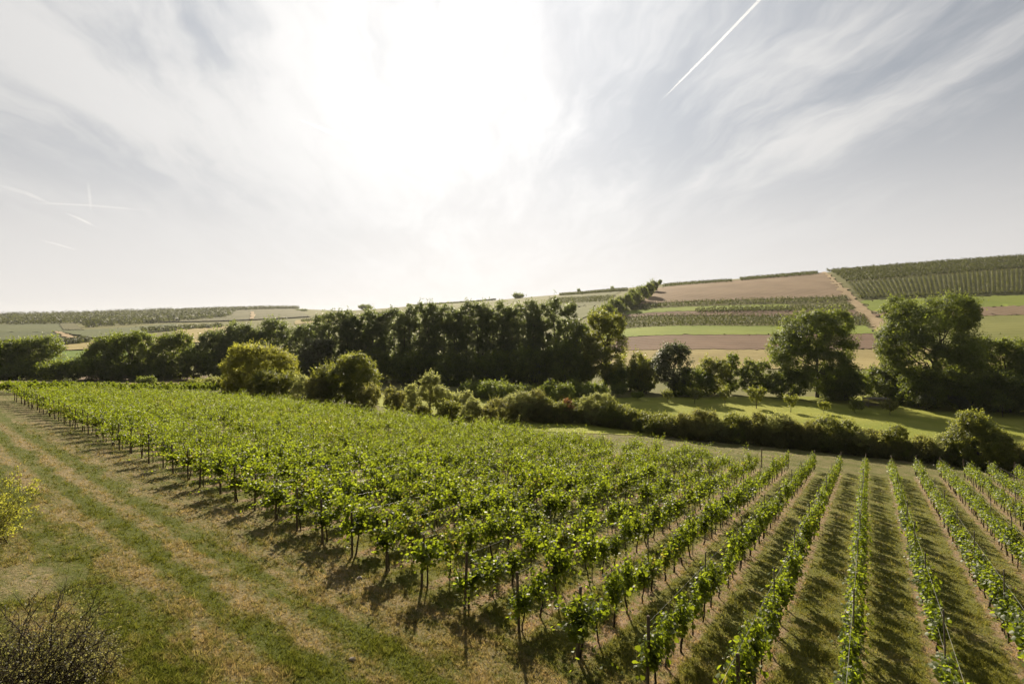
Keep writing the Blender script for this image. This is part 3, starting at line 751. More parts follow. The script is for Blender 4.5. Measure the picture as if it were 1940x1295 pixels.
# hedge between vineyard and meadow
hedge_x = [955, 985, 1012, 1040, 1070, 1098, 1128, 1160, 1190, 1222, 1254, 1288, 1322, 1356, 1392, 1428, 1464, 1502, 1540, 1578, 1618, 1658, 1698, 1738, 1778, 1818, 1900, 1942, 1990, 2045, 2105]
foot_x = [950, 1100, 1165, 1300, 1500, 1700, 1800, 1940, 2100]
foot_y = [798, 803, 812, 832, 850, 872, 881, 892, 905]
tops_x = [950, 1000, 1100, 1165, 1200, 1300, 1400, 1500, 1600, 1700, 1780, 1940, 2100]
tops_y = [755, 743, 760, 767, 771, 779, 786, 797, 803, 815, 821, 835, 850]
rh = random.Random(5)
for i, px in enumerate(hedge_x):
    fy = float(np.interp(px, foot_x, foot_y))
    _, d = cast(px, fy, 40)
    d += 1.6
    yt = np.interp(px, tops_x, tops_y) + rh.uniform(-9, 9)
    wp = 62 + rh.uniform(-6, 16)
    mat, lab, grp = M_HEDGE, 'dense olive green shrub in the unbroken hedge behind the vine rows', 'plain shrubs of the hedge'
    alt = rh.random()
    if alt < 0.28: mat, lab, grp = M_BRIGHT, 'fresher green shrub among the olive ones of the hedge', 'fresher green shrubs of the hedge'
    elif alt < 0.42: mat, lab, grp = M_PALE, 'paler straw green shrub among the olive ones of the hedge', 'paler shrubs of the hedge'
    if px == 985: mat, lab, grp, yt, wp = M_PALE, 'tall straw coloured shrub where the hedge begins', None, 742, 66
    if px == 1128: mat, lab, grp, yt, wp = M_PALE, 'pale silvery shrub standing above the hedge', None, 743, 74
    if px == 1070: mat, lab, grp, wp = M_RED, 'reddish brown shrub in the hedge beside the pale silvery one', None, 44
    if px == 1464: mat, lab, grp = M_PALE, 'yellowish dry shrub in the middle of the hedge', None
    if px == 1618: mat, lab, grp = M_PALE, 'pale straw coloured shrub in the hedge below the meadow shade edge', None
    if px == 1254: mat, lab, grp = M_BRIGHT, 'fresh green shrub in the hedge before the young fruit trees', None
    tree('hedge_shrub', 'bush', px, d, yt, wp, lab, 'shrub', mat, leaf=0.15, dens=1.8, group=grp)
    if px > 1000:   # lower skirt of the same hedge on the side of the vines
        tree('hedge_shrub', 'bush', px + 15, d - 0.5, yt + 0.45 * (fy - yt), wp * 0.95, 'low shrub filling the foot of the hedge', 'shrub', M_HEDGE, leaf=0.15, dens=1.6, group='low shrubs of the hedge')
tree('hedge_tree', 'spread', 1852, cast(1852, 888, 40)[1] + 1.0, 778, 116, 'bright green bushy tree rising out of the hedge', 'tree', M_BRIGHT, leaf=0.17, dens=2.2, clump=0.9)

# young fruit trees on the meadow
G_FRUIT = 'young fruit trees on the meadow'
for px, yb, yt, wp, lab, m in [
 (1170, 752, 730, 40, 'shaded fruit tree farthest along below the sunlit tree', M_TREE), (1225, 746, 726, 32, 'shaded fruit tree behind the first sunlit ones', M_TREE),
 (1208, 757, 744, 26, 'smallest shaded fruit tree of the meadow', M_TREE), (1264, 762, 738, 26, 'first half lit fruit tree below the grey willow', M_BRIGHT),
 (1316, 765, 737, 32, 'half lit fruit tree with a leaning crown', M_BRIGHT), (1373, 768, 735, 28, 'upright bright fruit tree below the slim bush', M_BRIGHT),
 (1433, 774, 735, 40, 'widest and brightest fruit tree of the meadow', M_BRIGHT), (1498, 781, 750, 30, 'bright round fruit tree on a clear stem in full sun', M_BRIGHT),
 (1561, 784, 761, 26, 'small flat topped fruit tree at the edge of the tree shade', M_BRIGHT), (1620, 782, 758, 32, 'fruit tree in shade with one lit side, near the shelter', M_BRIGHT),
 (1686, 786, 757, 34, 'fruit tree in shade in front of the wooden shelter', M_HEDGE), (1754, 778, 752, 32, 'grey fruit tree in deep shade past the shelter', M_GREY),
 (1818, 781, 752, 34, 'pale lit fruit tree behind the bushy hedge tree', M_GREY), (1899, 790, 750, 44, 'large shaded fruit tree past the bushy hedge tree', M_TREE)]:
    x, d = cast(px, yb, 66)
    tree('fruit_tree', 'small', px, d, yt, wp, lab, 'fruit tree', m, leaf=0.24, dens=1.5, group=G_FRUIT)

# hedgerow running up the right hillside, bushes on the skylines
for i, (px, yb, yt, wp) in enumerate([(1132, 612, 586, 34), (1150, 604, 576, 36), (1166, 596, 566, 36), (1184, 588, 557, 34), (1200, 580, 548, 32), (1214, 572, 541, 30), (1226, 563, 536, 26), (1238, 553, 531, 20)]):
    x, d = cast(px, yb, 200)
    tree('hedgerow_tree', 'bush', px, d, yt, wp, ['lowest', 'second lowest', 'third', 'fourth', 'fifth', 'sixth', 'second highest', 'topmost'][i] + ' bushy tree of the hedgerow climbing beside the ploughed slope', 'tree', M_TREE, leaf=0.8, dens=1.8, group='hedgerow climbing the hill')
for px, d, yt, wp, lab in [(692, 1080, 577, 26, 'clump of trees on the skyline left of the poplars'), (981, 800, 556, 22, 'flat clump of bushes on the skyline above the poplars'),
                           (1097, 740, 547, 6, 'lone tiny bush on the skyline above the vineyard slope'), (1160, 700, 543, 5, 'tiny pointed bush on the skyline near the hedgerow'),
                           (1250, 610, 530, 6, 'tiny dark bush at the top corner of the ploughed slope'), (572, 1500, 586, 22, 'low clump of trees at the end of the far ridge')]:
    tree('skyline_bush', 'bush', px, d, yt, wp, lab, 'bush', M_TREE, leaf=1.1, dens=1.6)

def strip_stuff(name, quad, mat, row_gap, plant_h, leaf, dmin, label, dens=1.0, seed=1, across=True, jag=0.35):
    """an orchard strip: low trees in straight rows over a field quad; far away and uncountable"""
    rng = np.random.default_rng(seed)
    a, b, c, d = [np.array(cast(p[0], p[1], dmin)) for p in quad]
    lw = (np.linalg.norm(b - a) + np.linalg.norm(c - d)) / 2; lh = (np.linalg.norm(d - a) + np.linalg.norm(c - b)) / 2
    nrow = max(2, int((lh if across else lw) / row_gap)); PP, TT, NN = [], [], []
    length = lw if across else lh
    ntree = int(length / (plant_h * 0.62))
    for r in range(nrow):
        s = (r + 0.5) / nrow
        t = (np.arange(ntree) + rng.uniform(-.3, .3, ntree)) / ntree
        t = t[(t > 0) & (t < 1)]
        U, V = (t, np.full(len(t), s)) if across else (np.full(len(t), s), t)
        U = U[:, None]; V = V[:, None]
        P = (a * (1 - U) + b * U) * (1 - V) + (d * (1 - U) + c * U) * V
        z = height(P[:, 0], P[:, 1])
        hh = plant_h * rng.uniform(1 - jag, 1 + jag * 0.6, len(P))
        per = max(6, int(9 * dens * (plant_h / leaf) ** 1.3 / 4))
        n = len(P) * per
        g = rng.normal(size=(n, 3)); g /= np.linalg.norm(g, axis=1)[:, None]; g *= rng.random((n, 1)) ** 0.4
        hr = np.repeat(hh, per)
        C = np.c_[np.repeat(P, per, 0), np.repeat(z, per)]
        Q = C + g * np.c_[hr * 0.36, hr * 0.36, hr * 0.46]; Q[:, 2] += hr * 0.52
        PP.append(Q); NN.append(g + np.array([0, 0, 0.4]) + rng.normal(size=(n, 3)) * 0.4)
        TT.append(np.clip(np.repeat(rng.random(len(P)), per) * 0.6 + rng.random(n) * 0.4, 0, 1))
    P, N, T = np.concatenate(PP), np.concatenate(NN), np.concatenate(TT)
    lv, lf = leaves(P, N, leaf, rng, 0.75)
    return tag(link(name, mesh_np(name, lv, [lf], mat, tint=T)), label, 'orchard', kind='stuff')

strip_stuff('orchard_strip', [(1150, 606), (1640, 598), (1655, 618), (1150, 626)], M_ORCH, 3.6, 3.2, 0.7, 180, 'lowest orchard strip behind the big lone tree', 1.2, 1)
strip_stuff('orchard_strip', [(1320, 586), (1612, 577), (1625, 588), (1315, 594)], M_ORCH, 3.6, 3.0, 0.75, 220, 'short middle orchard strip with gaps', 1.2, 2, True, 0.5)
strip_stuff('orchard_strip', [(1195, 582), (1605, 563), (1614, 571), (1195, 589)], M_ORCH, 4.0, 3.6, 0.8, 220, 'orchard strip directly below the ploughed slope', 1.2, 3)
strip_stuff('orchard_strip', [(1256, 541), (1388, 531), (1390, 534), (1256, 544)], M_ORCH, 4.0, 3.4, 0.9, 300, 'thin orchard strip on the skyline nearer the hedgerow', 1.3, 4)
strip_stuff('orchard_strip', [(1402, 528.5), (1550, 516.5), (1552, 520), (1404, 532)], M_ORCH, 4.0, 3.2, 0.9, 300, 'thin orchard strip on the skyline nearer the dirt lane', 1.3, 5)
strip_stuff('orchard_block', [(1566, 515), (2080, 482), (2080, 504), (1604, 535)], M_ORCH, 6.5, 4.2, 0.95, 300, 'dark orchard block on the upper hill along the skyline', 2.2, 6)
strip_stuff('vineyard_block', [(1604, 537), (2080, 506), (2080, 557), (1628, 566)], leaf_mat('hill_vine_leaf', (0.050, 0.062, 0.020), (0.10, 0.108, 0.034), (0.2, 0.21, 0.045), 0.4, 0.6, 0.25, 0.03), 3.6, 2.3, 0.75, 280, 'lighter striped vine block below the dark orchard', 1.8, 7, False)
strip_stuff('vineyard_rim', [(1626, 563), (2080, 555), (2080, 558), (1628, 567)], M_ORCH, 3.0, 3.0, 0.8, 260, 'dark shrubby rim along the foot of the vine block', 1.2, 8)
strip_stuff('ridge_vines', [(1060, 557), (1190, 548), (1188, 551), (1060, 560)], M_ORCH, 5.0, 3.0, 1.0, 300, 'dark band of vines on the skyline beside the hedgerow', 1.2, 9)
strip_stuff('ridge_vines', [(770, 579), (940, 566), (940, 568), (770, 581)], M_ORCH, 6.0, 3.2, 1.2, 400, 'dark band of vines on the skyline above the poplars', 1.2, 10)
strip_stuff('slope_vines', [(1042, 566), (1168, 560), (1150, 572), (1036, 578)], M_ORCH, 7.0, 2.4, 0.9, 300, 'vine rows on the slope between poplars and hedgerow', 0.8, 11)
strip_stuff('slope_vines', [(570, 606), (760, 588), (760, 592), (570, 611)], M_ORCH, 7.0, 2.6, 1.2, 400, 'dark vine rows on the long slope left of the poplars', 1.0, 12)

def forest(name, quad, n, size, leaf, dmin, label, seed):
    rng = np.random.default_rng(seed)
    a, b, c, d = [np.array(cast(p[0], p[1], dmin)) for p in quad]
    U, V = rng.random((n, 1)), rng.random((n, 1))
    P = (a * (1 - U) + b * U) * (1 - V) + (d * (1 - U) + c * U) * V
    z = height(P[:, 0], P[:, 1]); hh = size * rng.uniform(0.6, 1.25, n); per = 26
    g = rng.normal(size=(n * per, 3)); g /= np.linalg.norm(g, axis=1)[:, None]; g *= rng.random((n * per, 1)) ** 0.35
    hr = np.repeat(hh, per)
    Q = np.c_[np.repeat(P, per, 0), np.repeat(z, per)] + g * np.c_[hr * 0.5, hr * 0.5, hr * 0.45]; Q[:, 2] += hr * 0.42
    T = np.clip(np.repeat(rng.random(n), per) * 0.65 + rng.random(n * per) * 0.35, 0, 1)
    lv, lf = leaves(Q, g + np.array([0, 0, 0.3]), leaf, rng, 0.8)
    tag(link(name, mesh_np(name, lv, [lf], M_ORCH, tint=T)), label, 'forest', kind='stuff')
forest('hill_forest', [(-260, 600), (330, 589), (330, 611), (-260, 614)], 2200, 17, 3.0, 700, 'wooded hillside along the far ridge', 21)
forest('hill_forest', [(160, 597), (450, 586), (430, 602), (165, 621)], 1300, 14, 3.0, 700, 'wooded tongue running down the far hillside', 22)
forest('ridge_forest', [(330, 590), (565, 583.5), (565, 586), (330, 594)], 700, 14, 3.0, 1000, 'dark wooded crest at the end of the far ridge', 23)
forest('valley_thicket', [(110, 652), (165, 645), (170, 650), (112, 657)], 60, 6, 1.4, 300, 'scrubby bushes along the pale stubble field', 24)
forest('valley_thicket', [(270, 626), (420, 617), (425, 620), (270, 630)], 160, 7, 1.8, 400, 'line of bushes below the far green vineyards', 25)

# ------------------------------------------------------------------ vines
VF_W = [-14, -10, 1, 5, 11, 20, 32, 48, 62, 75, 80, 86]
VF_V = [71, 68, 59.5, 55.5, 50, 48, 47, 43, 41, 37, 34, 24]
def vine_leaves(rng, n_shoot, tidy):
    """leaves along the shoots that climb from the cordon; tidy vines are hedged narrow and upright"""
    P, N, D, S, G = [], [], [], [], []
    zc = 0.84 if tidy else 1.0
    for s in range(n_shoot):
        x = np.clip(rng.normal() * (0.23 if tidy else 0.30), -0.55, 0.55); y = rng.normal() * 0.05
        ln = rng.uniform(0.5, 1.0) * (1.15 - 0.9 * abs(x)) if tidy else rng.uniform(0.8, 1.55) * (1.15 - 0.7 * abs(x))
        k = 0.45 if tidy else 1.0
        lean = np.array([rng.normal() * 0.25, rng.normal() * 0.22 * k, 1.0])
        bend = np.array([rng.normal() * 0.35, rng.normal() * 0.45 * k, -0.40 * rng.random()]) * (0.5 if tidy else 1.0)
        if rng.random() < (0.10 if tidy else 0.35):
            bend *= 2.1; bend[2] -= 0.35
        m = int(ln / (0.034 if tidy else 0.040))
        t = np.linspace(0.0, 1, m)[:, None]
        base = np.array([x, y, zc + rng.uniform(-.12, .08)])
        C = base + lean * t * ln + bend * t * t * ln
        off = rng.normal(size=(m, 3)) * np.array([0.075, 0.125 if tidy else 0.11, 0.05]) * (1.2 - 0.75 * t)
        C = C + off; C[:, 2] -= 0.03
        G.append(np.full(m, rng.random())); P.append(C); S.append(1.12 - 0.55 * t[:, 0] ** 2)
        side = np.sign(off[:, 1:2] + 1e-6)
        N.append(np.c_[rng.normal(size=m) * 0.6, side[:, 0] * 0.7 + rng.normal(size=m) * 0.6, 0.5 + rng.random(m) * 0.7])
        D.append(np.c_[rng.normal(size=m) * 0.5, side[:, 0] * 0.5, -np.ones(m) * 0.8])
    m = 70   # bunch zone, low leaves
    C = np.c_[np.clip(rng.normal(size=m) * 0.27, -0.55, 0.55), rng.normal(size=m) * (0.10 if tidy else 0.14), zc + rng.uniform(-0.3, 0.45, m)]
    P.append(C); N.append(np.c_[rng.normal(size=m), rng.normal(size=m), 0.4 + rng.random(m)]); D.append(np.c_[rng.normal(size=(m, 2)) * 0.4, -np.ones(m)])
    S.append(np.full(m, 1.1)); G.append(rng.random(m) * 0.5)
    return [np.concatenate(a) for a in (P, N, D, S, G)]

def vine_trunk(rng, tidy):
    lean = rng.normal() * 0.12; zt = 0.84 if tidy else 1.05
    z = np.linspace(-0.05, zt, 8)
    P = np.c_[lean * z / 0.84 + np.cumsum(rng.normal(size=8)) * 0.020, np.cumsum(rng.normal(size=8)) * 0.016, z]
    ch = [(P, np.linspace(0.034, 0.020, 8) * rng.uniform(0.8, 1.25))]
    for sgn in (-1, 1):
        t = np.linspace(0, 1, 6)
        Q = np.c_[P[-1, 0] + sgn * t * rng.uniform(0.3, 0.5), P[-1, 1] + rng.normal(size=6) * 0.008, P[-1, 2] - 0.03 + 0.10 * np.sin(t * 2.6)]
        ch.append((Q, np.linspace(0.017, 0.008, 6)))
    for s in range(6):   # shoots
        x = rng.uniform(-0.5, 0.5); t = np.linspace(0, 1, 5)
        ch.append((np.c_[x + rng.normal() * 0.2 * t, rng.normal() * 0.15 * t, zt + rng.uniform(.6, 1.0) * t], np.linspace(0.007, 0.003, 5)))
    return tubes(ch, 5)

NVAR = 10
variants = []
for i in range(2 * NVAR):
    tidy = i < NVAR
    rng = np.random.default_rng(500 + i)
    ns = [13, 15, 11, 16, 12, 8, 14, 12, 12, 6][i % NVAR] + (0 if tidy else 4)
    P, N, D, S, G = vine_leaves(rng, ns, tidy)
    T1 = np.clip(0.55 * G + 0.45 * rng.random(len(P)) + rng.uniform(-0.12, 0.12), 0, 0.925)
    if i % NVAR == 7: T1 = np.where(rng.random(len(P)) < 0.22, 0.98, T1)
    lv, lf = leaves(P, N, (0.104 if tidy else 0.116) * S, rng, 0.88, True, D)
    tv, tf = vine_trunk(rng, tidy)
    variants.append(dict(P=P, N=N, D=D, T=T1, S=S,
        fol=mesh_np('foliage', lv, [lf], M_VINE, tint=np.repeat(T1, 2)),
        trunk=mesh_np('trunk', tv, tf, M_VBARK, smooth=True), tv=tv, tf=tf))

ORD = ['', 'first', 'second', 'third', 'fourth', 'fifth', 'sixth', 'seventh', 'eighth', 'ninth', 'tenth', 'eleventh', 'twelfth', 'thirteenth', 'fourteenth',
       'fifteenth', 'sixteenth', 'seventeenth', 'eighteenth', 'nineteenth', 'twentieth', 'twenty-first', 'twenty-second', 'twenty-third', 'twenty-fourth', 'twenty-fifth', 'twenty-sixth',
       'twenty-seventh', 'twenty-eighth', 'twenty-ninth', 'thirtieth', 'thirty-first', 'thirty-second', 'thirty-third', 'thirty-fourth', 'thirty-fifth', 'thirty-sixth', 'thirty-seventh', 'thirty-eighth', 'thirty-ninth', 'fortieth']
def row_name(k):
    if k == 0: return 'the row with the darkest end post'
    if k > 0: return 'the %s row leftward of the darkest end post' % ORD[k]
    if k == -4: return 'the row running straight up the photo'
    if k > -4: return 'the %s row leftward of the straight row' % ORD[k + 4]
    return 'the %s row rightward of the straight row' % ORD[-4 - k]

rv = random.Random(77)
vines = []
for k in range(-12, 39):
    w = W0 + 2.0 * k
    vend = float(np.interp(w, VF_W, VF_V)) + rv.uniform(-.8, .8)
    v0 = V0 + 0.1 * k if k > -3 else V0 - 2.0
    v = v0 + 0.12; n = 0
    while v < vend:
        if rv.random() > 0.085 or n == 0:
            x, y = xy(w + rv.uniform(-.05, .05), v)
            pxx = CX + FPX * x / max(y, .1); 
            if y > 4 and -120 < pxx < 2080:
                vines.append((k, n, x, y, v))
        n += 1
        v += 1.16 + rv.uniform(-.13, .13)
xs = np.array([a[2] for a in vines]); ys = np.array([a[3] for a in vines]); zs = height(xs, ys)
py_top = HY + FPX * (ZC - zs - 2.1) / ys; ppx = CX + FPX * xs / ys
inview = (ppx > -15) & (ppx < 1955) & (py_top < 1290)
order = np.argsort(np.hypot(xs, ys) + 1e5 * (~inview))
near = set(order[:298].tolist())
ANG = math.pi / 2 - PHI
FV, FF, FT, TV, TF = [], [], [], [], []
offv = 0; offt = 0
for i, (k, n, x, y, v) in enumerate(vines):
    r_ = random.Random(9000 + i)
    wild = r_.random() < np.clip((k + 2) / 5.0, 0, 1)
    var = variants[r_.randrange(NVAR) + (NVAR if wild else 0)]; flip = r_.random() < 0.5
    vig = 1.0 + 0.10 * math.sin(x * 0.55 + 1.3 * math.sin(y * 0.31)) * math.sin(y * 0.47 + x * 0.2)
    s = vig * r_.uniform(0.78, 1.16) * (0.8 if r_.random() < 0.07 else 1.0); ang = ANG + (math.pi if flip else 0) + r_.uniform(-.08, .08)
    slope = -0.11 if not flip else 0.11
    if i in near:
        lab = 'grapevine in ' + row_name(k); grp = 'grapevines in ' + row_name(k)
        if n == 0: lab = 'foremost grapevine of ' + row_name(k); grp = 'foremost grapevines of the rows'
        o = thing('grapevine', (x, y, zs[i]), lab, 'grapevine', grp, ang)
        o.scale = (1.0, 1.0, s)
        link('trunk', var['trunk'], o); link('foliage', var['fol'], o)
    else:
        rng = np.random.default_rng(20000 + i)
        d = y; keep = 1.0 if d < 40 else 0.8
        m = rng.random(len(var['P'])) < keep
        ca, sa = math.cos(ang), math.sin(ang)
        Rm = np.array([[ca, sa, 0], [-sa, ca, 0], [0, 0, 1.0]])
        Pq = (var['P'][m] * np.array([1, 1, s])) @ Rm + np.array([x, y, zs[i]])
        lv, lf = leaves(Pq, var['N'][m] @ Rm, (0.108 if d < 40 else 0.122) * var['S'][m], rng, 0.95, False, var['D'][m] @ Rm)
        FV.append(lv); FF.append(lf + offv); offv += len(lv); FT.append(var['T'][m])
        if d < 60:
            tv = (var['tv'] * np.array([1, 1, s])) @ Rm + np.array([x, y, zs[i]])
            TV.append(tv); TF += [f + offt for f in var['tf']]; offt += len(tv)
FV = np.concatenate(FV); FF = np.concatenate(FF); FT = np.concatenate(FT)
TFq = np.concatenate([f for f in TF if f.shape[1] == 4]); TFt = np.concatenate([f for f in TF if f.shape[1] == 3])
vs = tag(link('vineyard', mesh_np('vineyard', FV, [FF], M_VINE, tint=FT)), 'mass of grapevine rows filling the vineyard farther off', 'vineyard', kind='stuff')
link('trunks', mesh_np('trunks', np.concatenate(TV), [TFq, TFt], M_VBARK), vs)['kind'] = 'stuff'

# second small vine block behind, across a grass gap
def back_block():
    rng = np.random.default_rng(31); V, F, T = [], [], []; off = 0
    for r, w in enumerate((93.5, 95.5, 97.5, 99.5)):
        for v in np.arange(14 + 2 * r, 47, 1.1):
            x, y = xy(w, v); z = h1(x, y); var = variants[rng.integers(NVAR)]
            P = var['P'] @ np.array([[math.cos(ANG), math.sin(ANG), 0], [-math.sin(ANG), math.cos(ANG), 0], [0, 0, 0.9]]) + np.array([x, y, z])
            lv, lf = leaves(P, var['N'], 0.2, rng, 0.95)
            V.append(lv); F.append(lf + off); off += len(lv); T.append(var['T'] * 0.8)
    tag(link('vineyard', mesh_np('vineyard', np.concatenate(V), [np.concatenate(F)], M_VINE, tint=np.concatenate(T))), 'short dark block of vine rows along the grass margin', 'vineyard', kind='stuff')
back_block()

# posts
def post_mesh(h, r, sides=10, rough=0.004, seed=0):
    rng = np.random.default_rng(seed)
    z = np.array([-0.4, 0.0, 0.02, h * 0.3, h * 0.6, h * 0.9, h - 0.02, h])
    rr = np.array([r * 1.05, r * 1.05, r * 1.03, r, r * 0.98, r * 0.96, r * 0.95, r * 0.8])
    P = np.c_[rng.normal(size=8) * rough, rng.normal(size=8) * rough, z]
    return tubes([(P, rr)], sides)
end_meshes = []
for i in range(4):
    V, F = post_mesh(1.75 + 0.05 * i, 0.044 + 0.004 * (i % 2), 10, 0.006, i); end_meshes.append(mesh_np('end_post', V, F, M_POST, smooth=True))
V, F = post_mesh(2.15, 0.020, 6, 0.002, 9); stake_mesh = mesh_np('stake', V, F, M_STEEL, smooth=True)
for k in range(-3, 39):
    w = W0 + 2.0 * k; x, y = xy(w + rv.uniform(-.06, .06), V0 + 0.1 * k + rv.uniform(-.12, .12)); px = CX + FPX * x / y
    if px < -40: continue
    lab = 'dark wooden end post of ' + row_name(k)
    if k > 16: lab, grp = 'distant wooden end post along the mown track', 'distant end posts along the track'
    else: grp = 'end posts along the mown track'
    o = link('end_post', end_meshes[k % 4]); o.location = (x, y, h1(x, y)); o.rotation_euler = (rv.uniform(-.04, .04), rv.uniform(-.05, .05), rv.uniform(0, 6))
    tag(o, lab, 'post', grp)
for k in range(-11, 1):
    w = W0 + 2.0 * k; v = float(np.interp(w, VF_W, VF_V)) + 0.6; x, y = xy(w, v)
    if CX + FPX * x / y > 1960: continue
    o = link('end_post', end_meshes[(k + 1) % 4]); o.location = (x, y, h1(x, y)); o.rotation_euler = (rv.uniform(-.05, .05), rv.uniform(-.05, .05), rv.uniform(0, 6))
    tag(o, 'far end post by the hedge of ' + row_name(k), 'post', 'end posts by the hedge')
for k in range(-10, 20):
    w = W0 + 2.0 * k
    for v in np.arange(V0 + 5.0, min(float(np.interp(w, VF_W, VF_V)), 52), 5.6):
        x, y = xy(w, v + rv.uniform(-.2, .2)); px = CX + FPX * x / max(y, .1)
        if y < 6 or not (-10 < px < 1950) or math.hypot(x, y) > 46: continue
        z = h1(x, y)
        if HY + FPX * (ZC - z - 2) / y > 1290: continue
        o = link('trellis_stake', stake_mesh); o.location = (x, y, z); o.rotation_euler = (rv.uniform(-.02, .02), rv.uniform(-.02, .02), 0)
        tag(o, 'thin trellis stake in ' + row_name(k), 'stake', 'trellis stakes in ' + row_name(k))

# trellis wires of the nearer rows
for k in range(-11, 9):
    w = W0 + 2.0 * k; v0 = V0 + 0.1 * k if k > -3 else V0 - 2.0
    vv = np.arange(v0, float(np.interp(w, VF_W, VF_V)) + 0.6, 1.4)
    X, Y = xy(np.full(len(vv), w), vv)
    for lev, hw in (('lower', 0.95), ('upper', 1.72)):
        Z = height(X, Y) + hw - 0.012 * np.abs(np.sin(vv * 0.56))
        V, F = tubes([(np.c_[X, Y, Z], np.full(len(vv), 0.0028))], 4)
        tag(link('trellis_wire', mesh_np('trellis_wire', V, F, M_WIRE)), lev + ' steel wire of ' + row_name(k), 'wire', 'trellis wires of the rows')

# white guards on replanted vines
a8 = np.linspace(0, 2 * np.pi, 12, endpoint=False)
gv = np.concatenate([np.c_[0.055 * np.cos(a8), 0.055 * np.sin(a8), np.full(12, z)] for z in (0.0, 0.55)] + [np.c_[0.05 * np.cos(a8), 0.05 * np.sin(a8), np.full(12, z)] for z in (0.55, 0.0)])
gi = np.arange(12); gn = (gi + 1) % 12
gf = np.concatenate([np.stack([q * 12 + gi, q * 12 + gn, ((q + 1) % 4) * 12 + gn, ((q + 1) % 4) * 12 + gi], -1) for q in range(4)])
guard = mesh_np('vine_guard', gv, [gf], M_GUARD)
for (k, v, lab) in [(-8, 26.5, 'white plastic guard tube farther up between the vine rows'), (-8, 22.4, 'white plastic guard tube nearest the frame edge'), (-3, 17.5, 'white plastic guard tube beside the row nearer the track')]:
    x, y = xy(W0 + 2 * k - 0.05, v); o = link('vine_guard', guard); o.location = (x, y, h1(x, y)); tag(o, lab, 'guard')

# ------------------------------------------------------------------ grass
def build_grass():
    rng = np.random.default_rng(4)
    n = 1800000
    px = rng.uniform(-160, 2100, n); d = 1.0 / rng.uniform(1 / 46.0, 1 / 7.2, n)    # even density over the picture's near ground
    x = (px - CX) / FPX * d; y = d
    nt = 46000; own = np.arange(n) < int(n * 0.42); ti = rng.integers(int(n * 0.42), int(n * 0.42) + nt, n)
    tx, ty = x[ti] + rng.normal(size=n) * 0.035, y[ti] + rng.normal(size=n) * 0.035
    x = np.where(own, tx, x); y = np.where(own, ty, y); d = y; tuft = own
    w, v = wv(x, y)
    ph = np.abs(((w - W0) / 2.0 + 100.5) % 1.0 - 0.5) * 2.0
    invine = (v - 0.05 * w > 11.9) & (w < 85.5)
    vmax = np.interp(w, VF_W, VF_V)
    bx, by = cast(45, 1100)
    keep = ~(invine & (ph < 0.26) & (rng.random(n) < 0.6)) & ~((np.hypot(x - bx, y - by) < 1.6) & (rng.random(n) < 0.85))
    # patchy sward
    pat = np.sin(x * 1.9 + np.sin(y * 1.3) * 1.7) * np.sin(y * 2.1 + np.sin(x * 1.1) * 1.9) * 0.5 + 0.5
    keep &= rng.random(n) < 0.30 + 0.35 * pat
    keep &= (HY + FPX * (ZC - height(x, y)) / d < 1600)
    keep &= ~((w > 24) & invine) | (rng.random(n) < 0.3)
    x, y, d, pat, tuft = x[keep], y[keep], d[keep], pat[keep], tuft[keep]; n = len(x)
    z = height(x, y)
    hgt = (0.022 + 0.03 * rng.random(n) + 0.045 * pat * rng.random(n)) * (1 + 0.010 * d)
    hgt *= np.where(rng.random(n) < 0.03, 1.9, 1.0) * np.where(tuft, 1.0 + 1.3 * (((x * 7.3 + y * 3.1) % 1.0) > 0.68), 0.75)
    wid = 0.006 * (1 + d / 14.0) * rng.uniform(0.7, 1.3, n)
    a = rng.uniform(0, 2 * np.pi, n); lean = rng.uniform(0.3, 1.5, n) * hgt; la = rng.uniform(0, 2 * np.pi, n)
    ex, ey = np.cos(a) * wid, np.sin(a) * wid
    b1 = np.c_[x - ex, y - ey, z - 0.01]; b2 = np.c_[x + ex, y + ey, z - 0.01]
    tp = np.c_[x + np.cos(la) * lean, y + np.sin(la) * lean, z + hgt]
    V = np.stack([b1, b2, tp], 1).reshape(-1, 3)
    F = np.arange(n * 3).reshape(n, 3)
    tag(link('grass', mesh_np('grass', V, [F], M_GRASS, tint=rng.random(n))), 'short patchy grass, green and straw coloured', 'grass', kind='stuff')
build_grass()

